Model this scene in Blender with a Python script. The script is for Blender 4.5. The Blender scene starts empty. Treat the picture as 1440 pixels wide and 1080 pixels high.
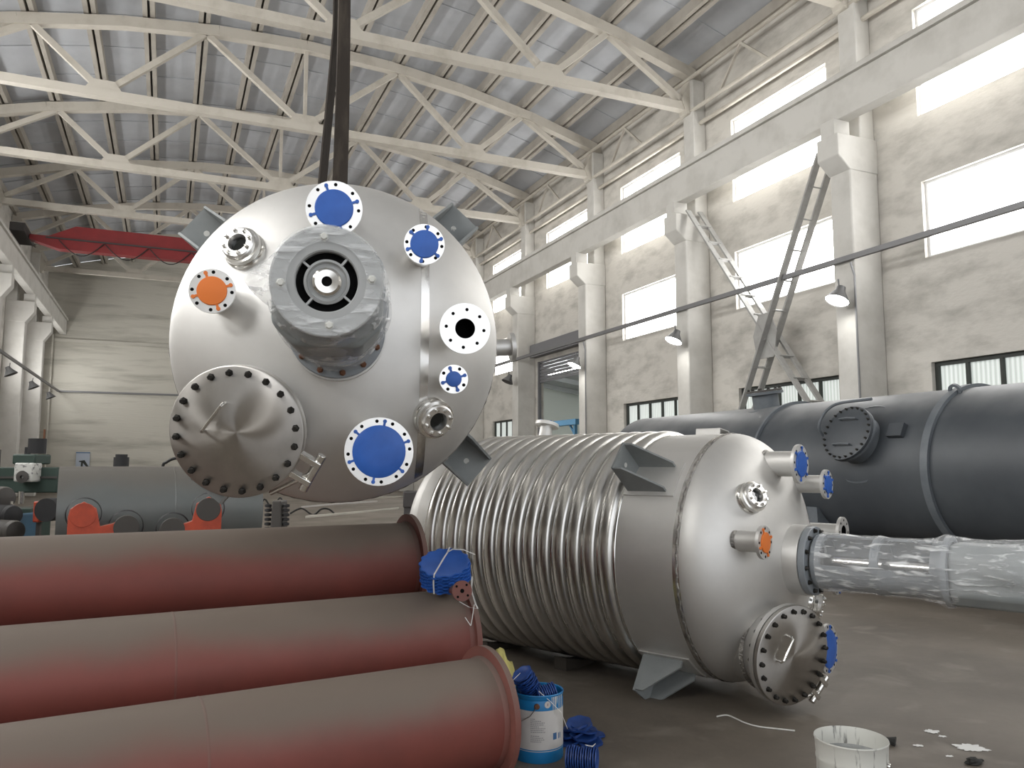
import bpy, bmesh, math, random
from mathutils import Matrix, Vector, noise
random.seed(7)
PI = math.pi
C = bpy.context.scene.collection
# ------------------------------------------------------------------ camera
FPX, EYE = 1110.0, 1.6
YAW, PITCH = math.radians(23.5), math.atan(115/1110)
cam_d = bpy.data.cameras.new('camera'); cam = bpy.data.objects.new('camera', cam_d); C.objects.link(cam)
cam_d.sensor_width = 36; cam_d.lens = FPX/1440*36; cam_d.clip_end = 300; cam_d.clip_start = .05
cam.location = (0, 0, EYE); cam.rotation_euler = (PI/2+PITCH, 0, -YAW)
bpy.context.scene.camera = cam
_F = Vector((math.sin(YAW)*math.cos(PITCH), math.cos(YAW)*math.cos(PITCH), math.sin(PITCH)))
_R = Vector((math.cos(YAW), -math.sin(YAW), 0)); _U = _R.cross(_F)
def at(px, py, depth):            # a surveyed point: photo direction and measured depth -> metres
    return Vector((0, 0, EYE)) + depth*(_F + _R*((px-720)/FPX) - _U*((py-540)/FPX))
def floor_at(px, py):
    w = _F + _R*((px-720)/FPX) - _U*((py-540)/FPX); t = -EYE/w.z
    return Vector((w.x*t, w.y*t, 0))
# ------------------------------------------------------------------ materials
def mat(name, col, rough=.6, metal=0., col2=None, scale=3., stretch=(1,1,1), detail=6., lo=.35, hi=.7,
        bump=0., bscale=None, rvar=0., emis=0., emcol=None, aniso=0., spec=.5, dust=None, coat=0.):
    m = bpy.data.materials.new(name); m.use_nodes = True
    nt = m.node_tree; N = nt.nodes; L = nt.links; b = N['Principled BSDF']
    b.inputs['Base Color'].default_value = (*col, 1); b.inputs['Roughness'].default_value = rough
    b.inputs['Metallic'].default_value = metal; b.inputs['Specular IOR Level'].default_value = spec
    if coat: b.inputs['Coat Weight'].default_value = coat
    tc = N.new('ShaderNodeTexCoord'); mp = N.new('ShaderNodeMapping'); mp.inputs['Scale'].default_value = stretch
    L.new(tc.outputs['Object'], mp.inputs['Vector'])
    out = None
    if col2 is not None or rvar or bump:
        nz = N.new('ShaderNodeTexNoise'); nz.inputs['Scale'].default_value = scale; nz.inputs['Detail'].default_value = detail
        nz.inputs['Roughness'].default_value = .6
        L.new(mp.outputs['Vector'], nz.inputs['Vector'])
        cr = N.new('ShaderNodeMapRange'); cr.inputs['From Min'].default_value = lo; cr.inputs['From Max'].default_value = hi
        L.new(nz.outputs['Fac'], cr.inputs['Value'])
        if col2 is not None:
            mx = N.new('ShaderNodeMix'); mx.data_type = 'RGBA'
            mx.inputs['A'].default_value = (*col, 1); mx.inputs['B'].default_value = (*col2, 1)
            L.new(cr.outputs['Result'], mx.inputs['Factor']); out = mx.outputs['Result']
            L.new(out, b.inputs['Base Color'])
        if rvar:
            mr = N.new('ShaderNodeMapRange'); mr.inputs['To Min'].default_value = rough-rvar; mr.inputs['To Max'].default_value = rough+rvar
            L.new(nz.outputs['Fac'], mr.inputs['Value']); L.new(mr.outputs['Result'], b.inputs['Roughness'])
        if bump:
            n2 = nz
            if bscale:
                n2 = N.new('ShaderNodeTexNoise'); n2.inputs['Scale'].default_value = bscale; n2.inputs['Detail'].default_value = 5
                L.new(mp.outputs['Vector'], n2.inputs['Vector'])
            bp = N.new('ShaderNodeBump'); bp.inputs['Strength'].default_value = bump; bp.inputs['Distance'].default_value = .02
            L.new(n2.outputs['Fac'], bp.inputs['Height']); L.new(bp.outputs['Normal'], b.inputs['Normal'])
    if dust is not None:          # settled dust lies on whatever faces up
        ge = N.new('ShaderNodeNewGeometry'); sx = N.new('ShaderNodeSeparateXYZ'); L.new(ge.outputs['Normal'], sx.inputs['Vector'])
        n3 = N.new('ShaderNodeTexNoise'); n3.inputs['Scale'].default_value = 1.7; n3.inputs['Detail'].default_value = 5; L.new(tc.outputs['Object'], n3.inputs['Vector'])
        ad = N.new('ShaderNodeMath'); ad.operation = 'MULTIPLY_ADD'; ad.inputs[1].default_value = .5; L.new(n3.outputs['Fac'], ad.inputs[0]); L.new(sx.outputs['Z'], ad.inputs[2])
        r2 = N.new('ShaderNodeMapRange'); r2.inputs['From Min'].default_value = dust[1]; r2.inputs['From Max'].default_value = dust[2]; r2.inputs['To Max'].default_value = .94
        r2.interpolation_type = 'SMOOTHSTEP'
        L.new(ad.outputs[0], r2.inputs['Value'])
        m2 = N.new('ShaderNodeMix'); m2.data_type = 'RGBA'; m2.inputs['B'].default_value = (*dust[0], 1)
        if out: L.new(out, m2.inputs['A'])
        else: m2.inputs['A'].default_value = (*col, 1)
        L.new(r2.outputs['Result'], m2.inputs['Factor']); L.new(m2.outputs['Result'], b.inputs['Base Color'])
    if emis:
        b.inputs['Emission Color'].default_value = (*(emcol or col), 1); b.inputs['Emission Strength'].default_value = emis
    if aniso:
        tg = N.new('ShaderNodeTangent'); tg.direction_type = 'RADIAL'; tg.axis = 'Z'
        b.inputs['Anisotropic'].default_value = aniso; L.new(tg.outputs['Tangent'], b.inputs['Tangent'])
    return m
M = {}
M['plaster'] = mat('white_washed_plaster', (.585,.56,.515), .9, col2=(.33,.315,.285), scale=.9, stretch=(1,1,2.2), lo=.45, hi=.78, bump=.5, bscale=6)
M['plaster_back'] = mat('white_washed_brick', (.54,.52,.46), .9, col2=(.30,.285,.245), scale=.7, stretch=(.35,1,3.2), lo=.48, hi=.8, bump=.5, bscale=5)
M['concrete'] = mat('painted_concrete', (.60,.585,.55), .85, col2=(.46,.445,.41), scale=1.2, lo=.45, hi=.8, bump=.2, bscale=9)
M['truss'] = mat('painted_truss', (.52,.485,.425), .8, col2=(.38,.345,.29), scale=1.5, lo=.5, hi=.8)
M['slab'] = mat('roof_slab', (.46,.475,.50), .85, col2=(.375,.385,.41), scale=.8, lo=.45, hi=.8)
M['rib'] = mat('roof_rib', (.40,.37,.325), .85, col2=(.31,.285,.245), scale=1.2, lo=.45, hi=.75)
M['steel'] = mat('brushed_stainless', (.74,.73,.71), .52, .85, col2=(.64,.63,.605), scale=2.2, stretch=(1,1,.6), lo=.4, hi=.75, rvar=.06)
M['steel_head'] = mat('satin_stainless', (.72,.71,.69), .54, .9, col2=(.63,.62,.60), scale=1.6, lo=.4, hi=.75, rvar=.08)
M['coil'] = mat('polished_coil', (.70,.69,.665), .30, 1., col2=(.50,.485,.455), scale=2.5, lo=.45, hi=.8, rvar=.06)
M['weld'] = mat('weld_bead', (.46,.44,.41), .5, 1., col2=(.20,.19,.18), scale=18., lo=.4, hi=.65, bump=.8, bscale=60)
M['tint'] = mat('ground_weld_band', (.80,.79,.77), .26, 1., col2=(.26,.25,.24), scale=3.2, stretch=(2,.7,1), lo=.50, hi=.68)  # patchy weld band; light tone also paints a highlight on the head seam
M['bright'] = mat('machined_flange', (.90,.89,.87), .32, 1., col2=(.8,.79,.77), scale=6)
M['cover'] = mat('turned_cover', (.52,.50,.475), .33, 1., col2=(.40,.385,.36), scale=3., lo=.45, hi=.75, aniso=.93)
M['polish'] = mat('polished_steel', (.78,.77,.74), .18, 1.)
M['dark'] = mat('dark_opening', (.006,.006,.006), .9, spec=.1)  # black stands in for the shade inside bores and uncut bolt holes
M['blackbolt'] = mat('blackened_bolt', (.035,.033,.03), .45, .6)
M['rust'] = mat('rusty_bolt', (.17,.075,.04), .7, .3)
M['primer'] = mat('grey_primer', (.21,.225,.225), .6, col2=(.26,.275,.275), scale=5)
M['greypaint'] = mat('blue_grey_paint', (.23,.255,.28), .42, col2=(.29,.31,.33), scale=4, coat=.15)
M['gearbox'] = mat('gearbox_paint', (.23,.25,.255), .5, col2=(.28,.30,.30), scale=4)
M['motorgrey'] = mat('light_grey_motor_paint', (.42,.43,.43), .5, col2=(.36,.37,.37), scale=4)
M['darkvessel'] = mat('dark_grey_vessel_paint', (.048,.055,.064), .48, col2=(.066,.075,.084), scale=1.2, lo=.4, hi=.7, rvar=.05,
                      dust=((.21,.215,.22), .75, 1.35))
M['darkfit'] = mat('slate_fitting_paint', (.10,.115,.13), .5, col2=(.14,.155,.17), scale=4, dust=((.24,.25,.26), .8, 1.4))
M['redpipe'] = mat('red_oxide_primer', (.205,.052,.040), .6, col2=(.155,.045,.035), scale=2.2, lo=.4, hi=.75, rvar=.05,
                   dust=((.145,.122,.100), .42, 1.1))
M['redflange'] = mat('red_oxide_flange', (.20,.07,.055), .65, col2=(.15,.06,.05), scale=5, dust=((.15,.11,.092), .3, 1.2))
M['blue'] = mat('blue_plastic', (.028,.125,.50), .42, col2=(.02,.10,.42), scale=9, spec=.5)
M['bluedark'] = mat('dark_blue_plastic', (.012,.045,.20), .45, col2=(.02,.075,.30), scale=14)
M['orange'] = mat('orange_plastic', (.80,.20,.03), .5)
M['white_strap'] = mat('white_strap', (.75,.75,.73), .5)
M['sling'] = mat('worn_brown_sling', (.030,.022,.016), .85, col2=(.075,.06,.045), scale=9, stretch=(1,1,.25), lo=.5, hi=.75, bump=.4)
M['crane'] = mat('red_crane_paint', (.24,.018,.02), .5, col2=(.19,.016,.018), scale=2)
M['cranedark'] = mat('crane_dark', (.05,.045,.045), .6)
M['galv'] = mat('galvanised_tray', (.20,.20,.205), .5, .6)
M['frame'] = mat('dark_window_frame', (.03,.035,.03), .6)
M['framew'] = mat('white_window_frame', (.72,.72,.72), .6)
M['pane'] = mat('bright_window_pane', (.9,.9,.9), .4, emis=9.0, emcol=(1,.995,.985))
M['panefill'] = mat('added_left_fill_pane', (.9,.9,.9), .4, emis=16.0, emcol=(1,.995,.98))  # glowing panes added on the left wall to brighten the hall
M['shutter'] = mat('grey_shutter', (.19,.19,.20), .5, .3)
M['brace'] = mat('grey_brace_paint', (.38,.375,.36), .7, col2=(.30,.295,.28), scale=4)
M['orangered'] = mat('orange_red_paint', (.50,.075,.035), .5, col2=(.34,.055,.03), scale=6, dust=((.22,.17,.14), .95, 1.35))
M['rubber'] = mat('black_rubber', (.02,.02,.022), .7)
M['iron'] = mat('grey_cast_iron', (.075,.07,.066), .6, .3, dust=((.13,.12,.105), .8, 1.4))
M['greyshell'] = mat('grey_painted_shell', (.135,.150,.150), .34, col2=(.16,.17,.168), scale=1.5, dust=((.125,.117,.105), .45, 1.1))
M['green'] = mat('dark_green_machine', (.03,.055,.045), .6, dust=((.13,.13,.115), .9, 1.4))
M['machinelight'] = mat('machine_panel', (.6,.6,.57), .5, col2=(.2,.2,.2), scale=14, lo=.55, hi=.62)
M['bluepanel'] = mat('blue_machine_panel', (.03,.10,.17), .5)
M['cord'] = mat('black_cable', (.015,.015,.015), .6)
M['pailwhite'] = mat('pail_white_label', (.62,.60,.58), .5, col2=(.54,.52,.5), scale=6)
M['pailblue'] = mat('pail_blue', (.012,.19,.46), .4, col2=(.03,.24,.5), scale=9, lo=.6, hi=.7)
M['ink'] = mat('grey_ink', (.30,.29,.30), .7)
M['inkblue'] = mat('blue_ink', (.05,.13,.28), .7)
M['drip'] = mat('white_paint_drip', (.66,.66,.62), .45)
M['pail2'] = mat('white_pail', (.60,.60,.56), .45, col2=(.16,.16,.15), scale=9, stretch=(3,3,.35), lo=.58, hi=.66)
M['paintgrey'] = mat('grey_paint_inside', (.22,.23,.23), .35, col2=(.45,.45,.43), scale=6)
M['wire'] = mat('steel_wire', (.35,.33,.30), .4, 1.)
M['yellow'] = mat('yellow_cloth', (.62,.56,.20), .8, col2=(.5,.44,.15), scale=12)
M['spill'] = mat('white_spilled_paint', (.72,.72,.70), .5)
M['wood'] = mat('old_timber', (.20,.16,.12), .85, col2=(.12,.09,.07), scale=5, stretch=(.3,4,4))
M['woodshade'] = mat('shaded_timber', (.05,.042,.034), .9)  # timber colour darkened to paint the shade under the lying vessel
M['cloth'] = mat('grey_rag', (.03,.03,.028), .9)
M['lampshade'] = mat('lamp_housing', (.13,.13,.13), .5, .3)
M['lampglow'] = mat('lit_lamp_face', (.95,.95,.95), .4, emis=35., emcol=(1,.99,.95))
M['tubeglow'] = mat('lit_tube', (.95,.95,.95), .4, emis=45., emcol=(1,1,1))
M['hallwall'] = mat('pale_corrugated_wall', (.62,.66,.62), .7)
M['hallroof'] = mat('grey_sheet_roof', (.36,.38,.38), .7)
M['bluerack'] = mat('blue_rack', (.10,.27,.45), .5)
M['poster'] = mat('pale_blue_sign', (.45,.50,.58), .7)
M['glass'] = mat('dark_sight_glass', (.01,.012,.012), .06, spec=.6)

def floor_material():
    m = mat('worn_concrete_floor', (.175,.148,.118), .60, col2=(.10,.084,.067), scale=.55, stretch=(1,1,1), lo=.35, hi=.7, bump=.25, bscale=9, rvar=.14)
    nt = m.node_tree; N = nt.nodes; L = nt.links; b = N['Principled BSDF']
    src = b.inputs['Base Color'].links[0].from_socket
    tc = N.new('ShaderNodeTexCoord')
    nz = N.new('ShaderNodeTexNoise'); nz.inputs['Scale'].default_value = 2.3; nz.inputs['Detail'].default_value = 8; nz.inputs['Distortion'].default_value = .6
    L.new(tc.outputs['Object'], nz.inputs['Vector'])
    r = N.new('ShaderNodeMapRange'); r.inputs['From Min'].default_value = .56; r.inputs['From Max'].default_value = .75; r.inputs['To Max'].default_value = .65
    L.new(nz.outputs['Fac'], r.inputs['Value'])
    mx = N.new('ShaderNodeMix'); mx.data_type = 'RGBA'; mx.inputs['B'].default_value = (.24,.215,.18,1)
    L.new(src, mx.inputs['A']); L.new(r.outputs['Result'], mx.inputs['Factor']); L.new(mx.outputs['Result'], b.inputs['Base Color'])
    return m
M['floor'] = floor_material()

def wrap_material():              # cling film: mostly clear, bright glossy creases
    m = bpy.data.materials.new('clear_cling_film'); m.use_nodes = True
    nt = m.node_tree; N = nt.nodes; L = nt.links; N.remove(N['Principled BSDF']); out = N['Material Output']
    tc = N.new('ShaderNodeTexCoord'); mp = N.new('ShaderNodeMapping'); mp.inputs['Rotation'].default_value = (.5,.7,.3); mp.inputs['Scale'].default_value = (3,14,3)
    L.new(tc.outputs['Object'], mp.inputs['Vector'])
    nz = N.new('ShaderNodeTexNoise'); nz.inputs['Scale'].default_value = 2.6; nz.inputs['Detail'].default_value = 7; nz.inputs['Distortion'].default_value = .5
    L.new(mp.outputs['Vector'], nz.inputs['Vector'])
    r = N.new('ShaderNodeMapRange'); r.inputs['From Min'].default_value = .52; r.inputs['From Max'].default_value = .72; r.inputs['To Min'].default_value = .24; r.inputs['To Max'].default_value = .92
    L.new(nz.outputs['Fac'], r.inputs['Value'])
    bp = N.new('ShaderNodeBump'); bp.inputs['Strength'].default_value = .7; bp.inputs['Distance'].default_value = .02; L.new(nz.outputs['Fac'], bp.inputs['Height'])
    tr = N.new('ShaderNodeBsdfTransparent'); gl = N.new('ShaderNodeBsdfPrincipled')
    gl.inputs['Base Color'].default_value = (.85,.87,.88,1); gl.inputs['Roughness'].default_value = .22; gl.inputs['Specular IOR Level'].default_value = .9
    L.new(bp.outputs['Normal'], gl.inputs['Normal'])
    mx = N.new('ShaderNodeMixShader'); L.new(r.outputs['Result'], mx.inputs['Fac']); L.new(tr.outputs[0], mx.inputs[1]); L.new(gl.outputs[0], mx.inputs[2])
    L.new(mx.outputs[0], out.inputs['Surface'])
    return m
M['wrap'] = wrap_material()

def striped_pane():               # ribbed translucent sheet, daylight behind
    m = mat('ribbed_translucent_pane', (.45,.48,.455), .5, emis=.5, emcol=(.93,1,.96))
    nt = m.node_tree; N = nt.nodes; L = nt.links; b = N['Principled BSDF']
    tc = N.new('ShaderNodeTexCoord'); w = N.new('ShaderNodeTexWave'); w.bands_direction = 'Y'; w.inputs['Scale'].default_value = 3.2; w.inputs['Distortion'].default_value = .4
    L.new(tc.outputs['Object'], w.inputs['Vector'])
    r = N.new('ShaderNodeMapRange'); r.inputs['To Min'].default_value = .30; r.inputs['To Max'].default_value = .58
    L.new(w.outputs['Fac'], r.inputs['Value']); L.new(r.outputs['Result'], b.inputs['Emission Strength'])
    return m
M['ribpane'] = striped_pane()

# ------------------------------------------------------------------ mesh builder
class MB:
    def __init__(s): s.v = []; s.f = []; s.mi = []; s.slot = 0
    def add(s, vs, fs, T=None):
        o = len(s.v)
        for p in vs:
            p = Vector(p); s.v.append(T @ p if T is not None else p)
        for f in fs: s.f.append([o+i for i in f]); s.mi.append(s.slot)
        return s
    def box(s, c, d, T=None):
        x, y, z = d[0]/2, d[1]/2, d[2]/2; c = Vector(c)
        vs = [c+Vector(p) for p in ((-x,-y,-z),(x,-y,-z),(x,y,-z),(-x,y,-z),(-x,-y,z),(x,-y,z),(x,y,z),(-x,y,z))]
        return s.add(vs, [(3,2,1,0),(4,5,6,7),(0,1,5,4),(1,2,6,5),(2,3,7,6),(3,0,4,7)], T)
    def bar(s, a, b, w, h, up=(0,0,1)):       # rectangular member from a to b, w across, h along up
        a = Vector(a); b = Vector(b); z = (b-a); L = z.length; z.normalize()
        x = Vector(up).cross(z)
        if x.length < 1e-4: x = Vector((1,0,0)).cross(z)
        x.normalize(); y = z.cross(x)
        T = Matrix((x, y, z)).transposed().to_4x4(); T.translation = (a+b)/2
        return s.box((0,0,0), (w, h, L), T)
    def lathe(s, prof, n=48, T=None, a0=0., a1=2*PI, caps=False):
        full = abs(a1-a0-2*PI) < 1e-6; m = n if full else n+1
        vs = []; fs = []; rows = []
        for r, z in prof:
            if r < 1e-7: vs.append((0,0,z)); rows.append([len(vs)-1]*m)
            else:
                k = len(vs)
                for i in range(m):
                    a = a0+(a1-a0)*i/n; vs.append((r*math.cos(a), r*math.sin(a), z))
                rows.append(list(range(k, k+m)))
        for j in range(len(rows)-1):
            A, B = rows[j], rows[j+1]
            for i in range(n):
                i2 = (i+1) % m
                q = [A[i], A[i2], B[i2], B[i]]; u = []
                for k in q:
                    if k not in u: u.append(k)
                if len(u) > 2: fs.append(u)
        if caps and not full:
            fs.append([r[0] for r in rows]); fs.append([r[-1] for r in rows][::-1])
        return s.add(vs, fs, T)
    def cyl(s, r, z0, z1, n=32, T=None, r2=None):
        r2 = r if r2 is None else r2
        return s.lathe([(0,z0),(r,z0),(r2,z1),(0,z1)], n, T)
    def ring(s, r0, r1, z0, z1, n=48, T=None):
        return s.lathe([(r0,z0),(r1,z0),(r1,z1),(r0,z1),(r0,z0)], n, T)
    def prism(s, poly, h, T=None):
        n = len(poly)
        vs = [(x,y,-h/2) for x,y in poly]+[(x,y,h/2) for x,y in poly]
        fs = [list(range(n))[::-1], list(range(n,2*n))]+[(i,(i+1)%n,n+(i+1)%n,n+i) for i in range(n)]
        return s.add(vs, fs, T)
    def tube(s, pts, r, n=8, rad=None, curve=0):
        pts = [Vector(p) for p in pts]
        if curve:
            q = [pts[0]]; P_ = [pts[0]]+pts+[pts[-1]]
            for i in range(1, len(P_)-2):
                a, b, c, d = P_[i-1:i+3]
                for k in range(1, curve+1):
                    t = k/curve; q.append(.5*((2*b)+(c-a)*t+(2*a-5*b+4*c-d)*t*t+(3*b-a-3*c+d)*t**3))
            pts = q
        vs = []; fs = []; prev = None
        for i, p in enumerate(pts):
            t = (pts[min(i+1,len(pts)-1)]-pts[max(i-1,0)]).normalized()
            if prev is None:
                x = t.orthogonal().normalized()
            else:
                x = (prev - t*prev.dot(t)); x = x.normalized() if x.length > 1e-6 else t.orthogonal().normalized()
            prev = x; y = t.cross(x); rr = rad[i] if rad else r
            for k in range(n):
                a = 2*PI*k/n; vs.append(p+x*(rr*math.cos(a))+y*(rr*math.sin(a)))
        for i in range(len(pts)-1):
            for k in range(n):
                k2 = (k+1) % n; fs.append((i*n+k, i*n+k2, (i+1)*n+k2, (i+1)*n+k))
        fs.append(list(range(n))[::-1]); fs.append(list(range((len(pts)-1)*n, len(pts)*n)))
        return s.add(vs, fs)
    def ribbon(s, pts, w, wdirs, t=.004):      # flat strap along points
        vs = []; fs = []; n = len(pts)
        for i, p in enumerate(pts):
            p = Vector(p); wd = Vector(wdirs[i]).normalized()
            tg = (Vector(pts[min(i+1,n-1)])-Vector(pts[max(i-1,0)])).normalized(); nn = tg.cross(wd).normalized()
            ww = w[i] if isinstance(w, list) else w
            for a, b in ((-.5,-1),(.5,-1),(.5,1),(-.5,1)): vs.append(p+wd*(a*ww)+nn*(b*t/2))
        for i in range(n-1):
            for k in range(4):
                k2 = (k+1) % 4; fs.append((i*4+k, i*4+k2, i*4+4+k2, i*4+4+k))
        fs.append((3,2,1,0)); fs.append((n*4-4,n*4-3,n*4-2,n*4-1))
        return s.add(vs, fs)
    def build(s, name, m, parent=None, T=None, smooth=35, bevel=0.):
        me = bpy.data.meshes.new(name); me.from_pydata([tuple(p) for p in s.v], [], s.f)
        bm = bmesh.new(); bm.from_mesh(me); bmesh.ops.remove_doubles(bm, verts=bm.verts, dist=1e-5)
        bmesh.ops.recalc_face_normals(bm, faces=bm.faces); bm.to_mesh(me); bm.free()
        ms = m if isinstance(m, list) else [m]
        for k in ms: me.materials.append(k)
        if len(ms) > 1 and len(me.polygons) == len(s.mi):
            for p, i in zip(me.polygons, s.mi): p.material_index = i
        o = bpy.data.objects.new(name, me); C.objects.link(o)
        if smooth: me.shade_smooth(); me.set_sharp_from_angle(angle=math.radians(smooth))
        if bevel:
            b = o.modifiers.new('bevel', 'BEVEL'); b.width = bevel; b.segments = 2; b.limit_method = 'ANGLE'; b.angle_limit = math.radians(40)
        if parent is not None: o.parent = parent
        if T is not None: o.matrix_local = T if parent is not None else T
        return o
def empty(name, T=None):
    o = bpy.data.objects.new(name, None); C.objects.link(o); o.empty_display_size = .2
    if T is not None: o.matrix_world = T
    return o
def tag(o, label, cat, group=None, kind=None):
    o['label'] = label; o['category'] = cat
    if group: o['group'] = group
    if kind: o['kind'] = kind
    return o
def struct(o): o['kind'] = 'structure'; return o
def dup(o, T, parent=None):
    c = o.copy(); C.objects.link(c); c.parent = parent if parent is not None else o.parent; c.matrix_local = T
    return c
def copy_tree(o, T=None, parent=None):
    c = o.copy(); C.objects.link(c)
    if parent is not None: c.parent = parent; c.matrix_local = o.matrix_local
    if T is not None: c.matrix_world = T
    for ch in list(o.children): copy_tree(ch, None, c)
    return c
def axes(o, x, y, z):
    T = Matrix((Vector(x), Vector(y), Vector(z))).transposed().to_4x4(); T.translation = Vector(o); return T
def along(o, z, hint=(0,0,1)):       # frame whose Z runs along z
    z = Vector(z).normalized(); x = Vector(hint).cross(z)
    if x.length < 1e-4: x = Vector((1,0,0))
    x.normalize(); return axes(o, x, z.cross(x), z)
def Tr(x, y, z): return Matrix.Translation((x, y, z))
def Rz(a): return Matrix.Rotation(a, 4, 'Z')

# ================================================================== THE HALL
XL, XR, YF, YB = -7.2, 14.35, -10.0, 55.3
XC = (XL+XR)/2; HALF = (XR-XL)/2
EAVE, RISE = 13.4, 1.7
def roof_z(x): return EAVE+RISE*(1-((x-XC)/HALF)**2)
cols_y = [1.3+6*k for k in range(0, 9)]       # 1.3 ... 49.3
MB().box(((XL+XR)/2, (YF+YB)/2, -.05), (XR-XL+.6, YB-YF+.6, .1)).build('floor', M['floor'], smooth=0)['kind'] = 'structure'

def holed_wall(name, x, out, holes, y0, y1, z1, m):
    ys = sorted({y0, y1, *[h[0] for h in holes], *[h[1] for h in holes]}); zs = sorted({0., z1, *[h[2] for h in holes], *[h[3] for h in holes]})
    b = MB()
    for i in range(len(ys)-1):
        for j in range(len(zs)-1):
            yc, zc = (ys[i]+ys[i+1])/2, (zs[j]+zs[j+1])/2
            if any(h[0] < yc < h[1] and h[2] < zc < h[3] for h in holes): continue
            b.add([(x,ys[i],zs[j]),(x,ys[i+1],zs[j]),(x,ys[i+1],zs[j+1]),(x,ys[i],zs[j+1])], [(0,1,2,3)])
    for h in holes:
        xo = x+out*.25
        b.add([(x,h[0],h[2]),(xo,h[0],h[2]),(xo,h[1],h[2]),(x,h[1],h[2])], [(0,1,2,3)])
        b.add([(x,h[0],h[3]),(xo,h[0],h[3]),(xo,h[1],h[3]),(x,h[1],h[3])], [(0,1,2,3)])
        for yy in h[:2]: b.add([(x,yy,h[2]),(xo,yy,h[2]),(xo,yy,h[3]),(x,yy,h[3])], [(0,1,2,3)])
    return struct(b.build(name, m, smooth=0))
DOOR = (26.0, 30.2, 0., 6.0)
high = [(y+.5, y+4.05, 9.0, 11.4) for y in [-4.7]+cols_y]  # low sill: pane below the crane beam imitates the window glow there
mid = [(y+.5, y+4.05, 5.92, 7.56) for y in [-4.7]+cols_y if abs(y-25.3) > .1]
low = [(y+.5, y+4.05, 2.75, 3.72) for y in cols_y if abs(y-25.3) > .1]
holed_wall('wall_right', XR, 1, high+mid+low+[DOOR], YF, YB, EAVE+.35, M['plaster'])
lhigh = [(y+.5, y+4.05, 9.5, 11.3) for y in [-4.7]+cols_y if y < 31]  # left windows are invented, added as fill light
lmid = [(y+.5, y+4.05, 5.92, 7.56) for y in [-4.7]+cols_y]  # also invented, carried to the far bays to light the back wall
holed_wall('wall_left', XL, -1, lhigh+lmid, YF, YB, EAVE+.35, M['plaster'])
# gable wall
b = MB(); n = 24; vs = [(XL,YB,0),(XR,YB,0)]+[(XR-(XR-XL)*i/n, YB, roof_z(XR-(XR-XL)*i/n)+.4) for i in range(n+1)]
b.add(vs, [list(range(len(vs)))]); struct(b.build('wall_back', M['plaster_back'], smooth=0))
# unseen front wall, its wide opening made to let sky fill light in
b = MB()
for x0, x1, z0, z1 in ((XL,XL+3,0,EAVE+1.9),(XR-3,XR,0,EAVE+1.9),(XL+3,XR-3,11.0,EAVE+1.9)):
    b.add([(x0,YF,z0),(x1,YF,z0),(x1,YF,z1),(x0,YF,z1)], [(0,1,2,3)])
struct(b.build('wall_front', M['plaster'], smooth=0))

wn = [0]
def window(h, x, out, kind):
    wn[0] += 1
    y0, y1, z0, z1 = h; xo = x+out*.14
    fr = MB(); w = .06 if kind != 'low' else .08
    fr.box((xo,(y0+y1)/2,z0+w/2),(.07,y1-y0,w)); fr.box((xo,(y0+y1)/2,z1-w/2),(.07,y1-y0,w))
    fr.box((xo,y0+w/2,(z0+z1)/2),(.07,w,z1-z0-2*w)); fr.box((xo,y1-w/2,(z0+z1)/2),(.07,w,z1-z0-2*w))
    if kind == 'low':
        for k in range(1, 5): fr.box((xo,y0+(y1-y0)*k/5,(z0+z1)/2),(.06,.07,z1-z0-2*w))
    o = fr.build('window_%d' % wn[0], M['frame'] if kind == 'low' else M['framew'], smooth=0); struct(o)
    p = MB(); xp = xo+out*.045
    p.add([(xp,y0,z0),(xp,y1,z0),(xp,y1,z1),(xp,y0,z1)], [(0,1,2,3)])
    p.build('pane', M['ribpane'] if kind == 'low' else (M['pane'] if out > 0 else M['panefill']), o, smooth=0)
for h in high: window(h, XR, 1, 'high')
for h in mid: window(h, XR, 1, 'mid')
for h in low: window(h, XR, 1, 'low')
for h in lhigh: window(h, XL, -1, 'high')  # added fill windows on the left wall
for h in lmid: window(h, XL, -1, 'mid')

# ceiling: ribbed roof slabs
b = MB(); n = 14
xs = [XL+(XR-XL)*i/n for i in range(n+1)]
for i in range(n):
    z0, z1 = roof_z(xs[i])+.42, roof_z(xs[i+1])+.42
    b.add([(xs[i],YF,z0),(xs[i+1],YF,z1),(xs[i+1],YB,z1),(xs[i],YB,z0)], [(0,1,2,3)])
b.slot = 1
for i in range(n+1):
    for s_ in (-1, 1):
        x = xs[i]+s_*.10
        if XL < x < XR:
            z = roof_z(x)+.42
            b.box((x,(YF+YB)/2,z-.16),(.13,YB-YF,.32))
for i in range(n):                       # shallow cross ribs
    xa, xb = xs[i]+.17, xs[i+1]-.17; b.slot = 0
    y = YF+1.3
    while y < YB:
        b.bar((xa,y,roof_z(xa)+.40),(xb,y,roof_z(xb)+.40),.06,.03); y += 2.0
struct(b.build('ceiling', [M['slab'], M['rib']], smooth=0))

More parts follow.
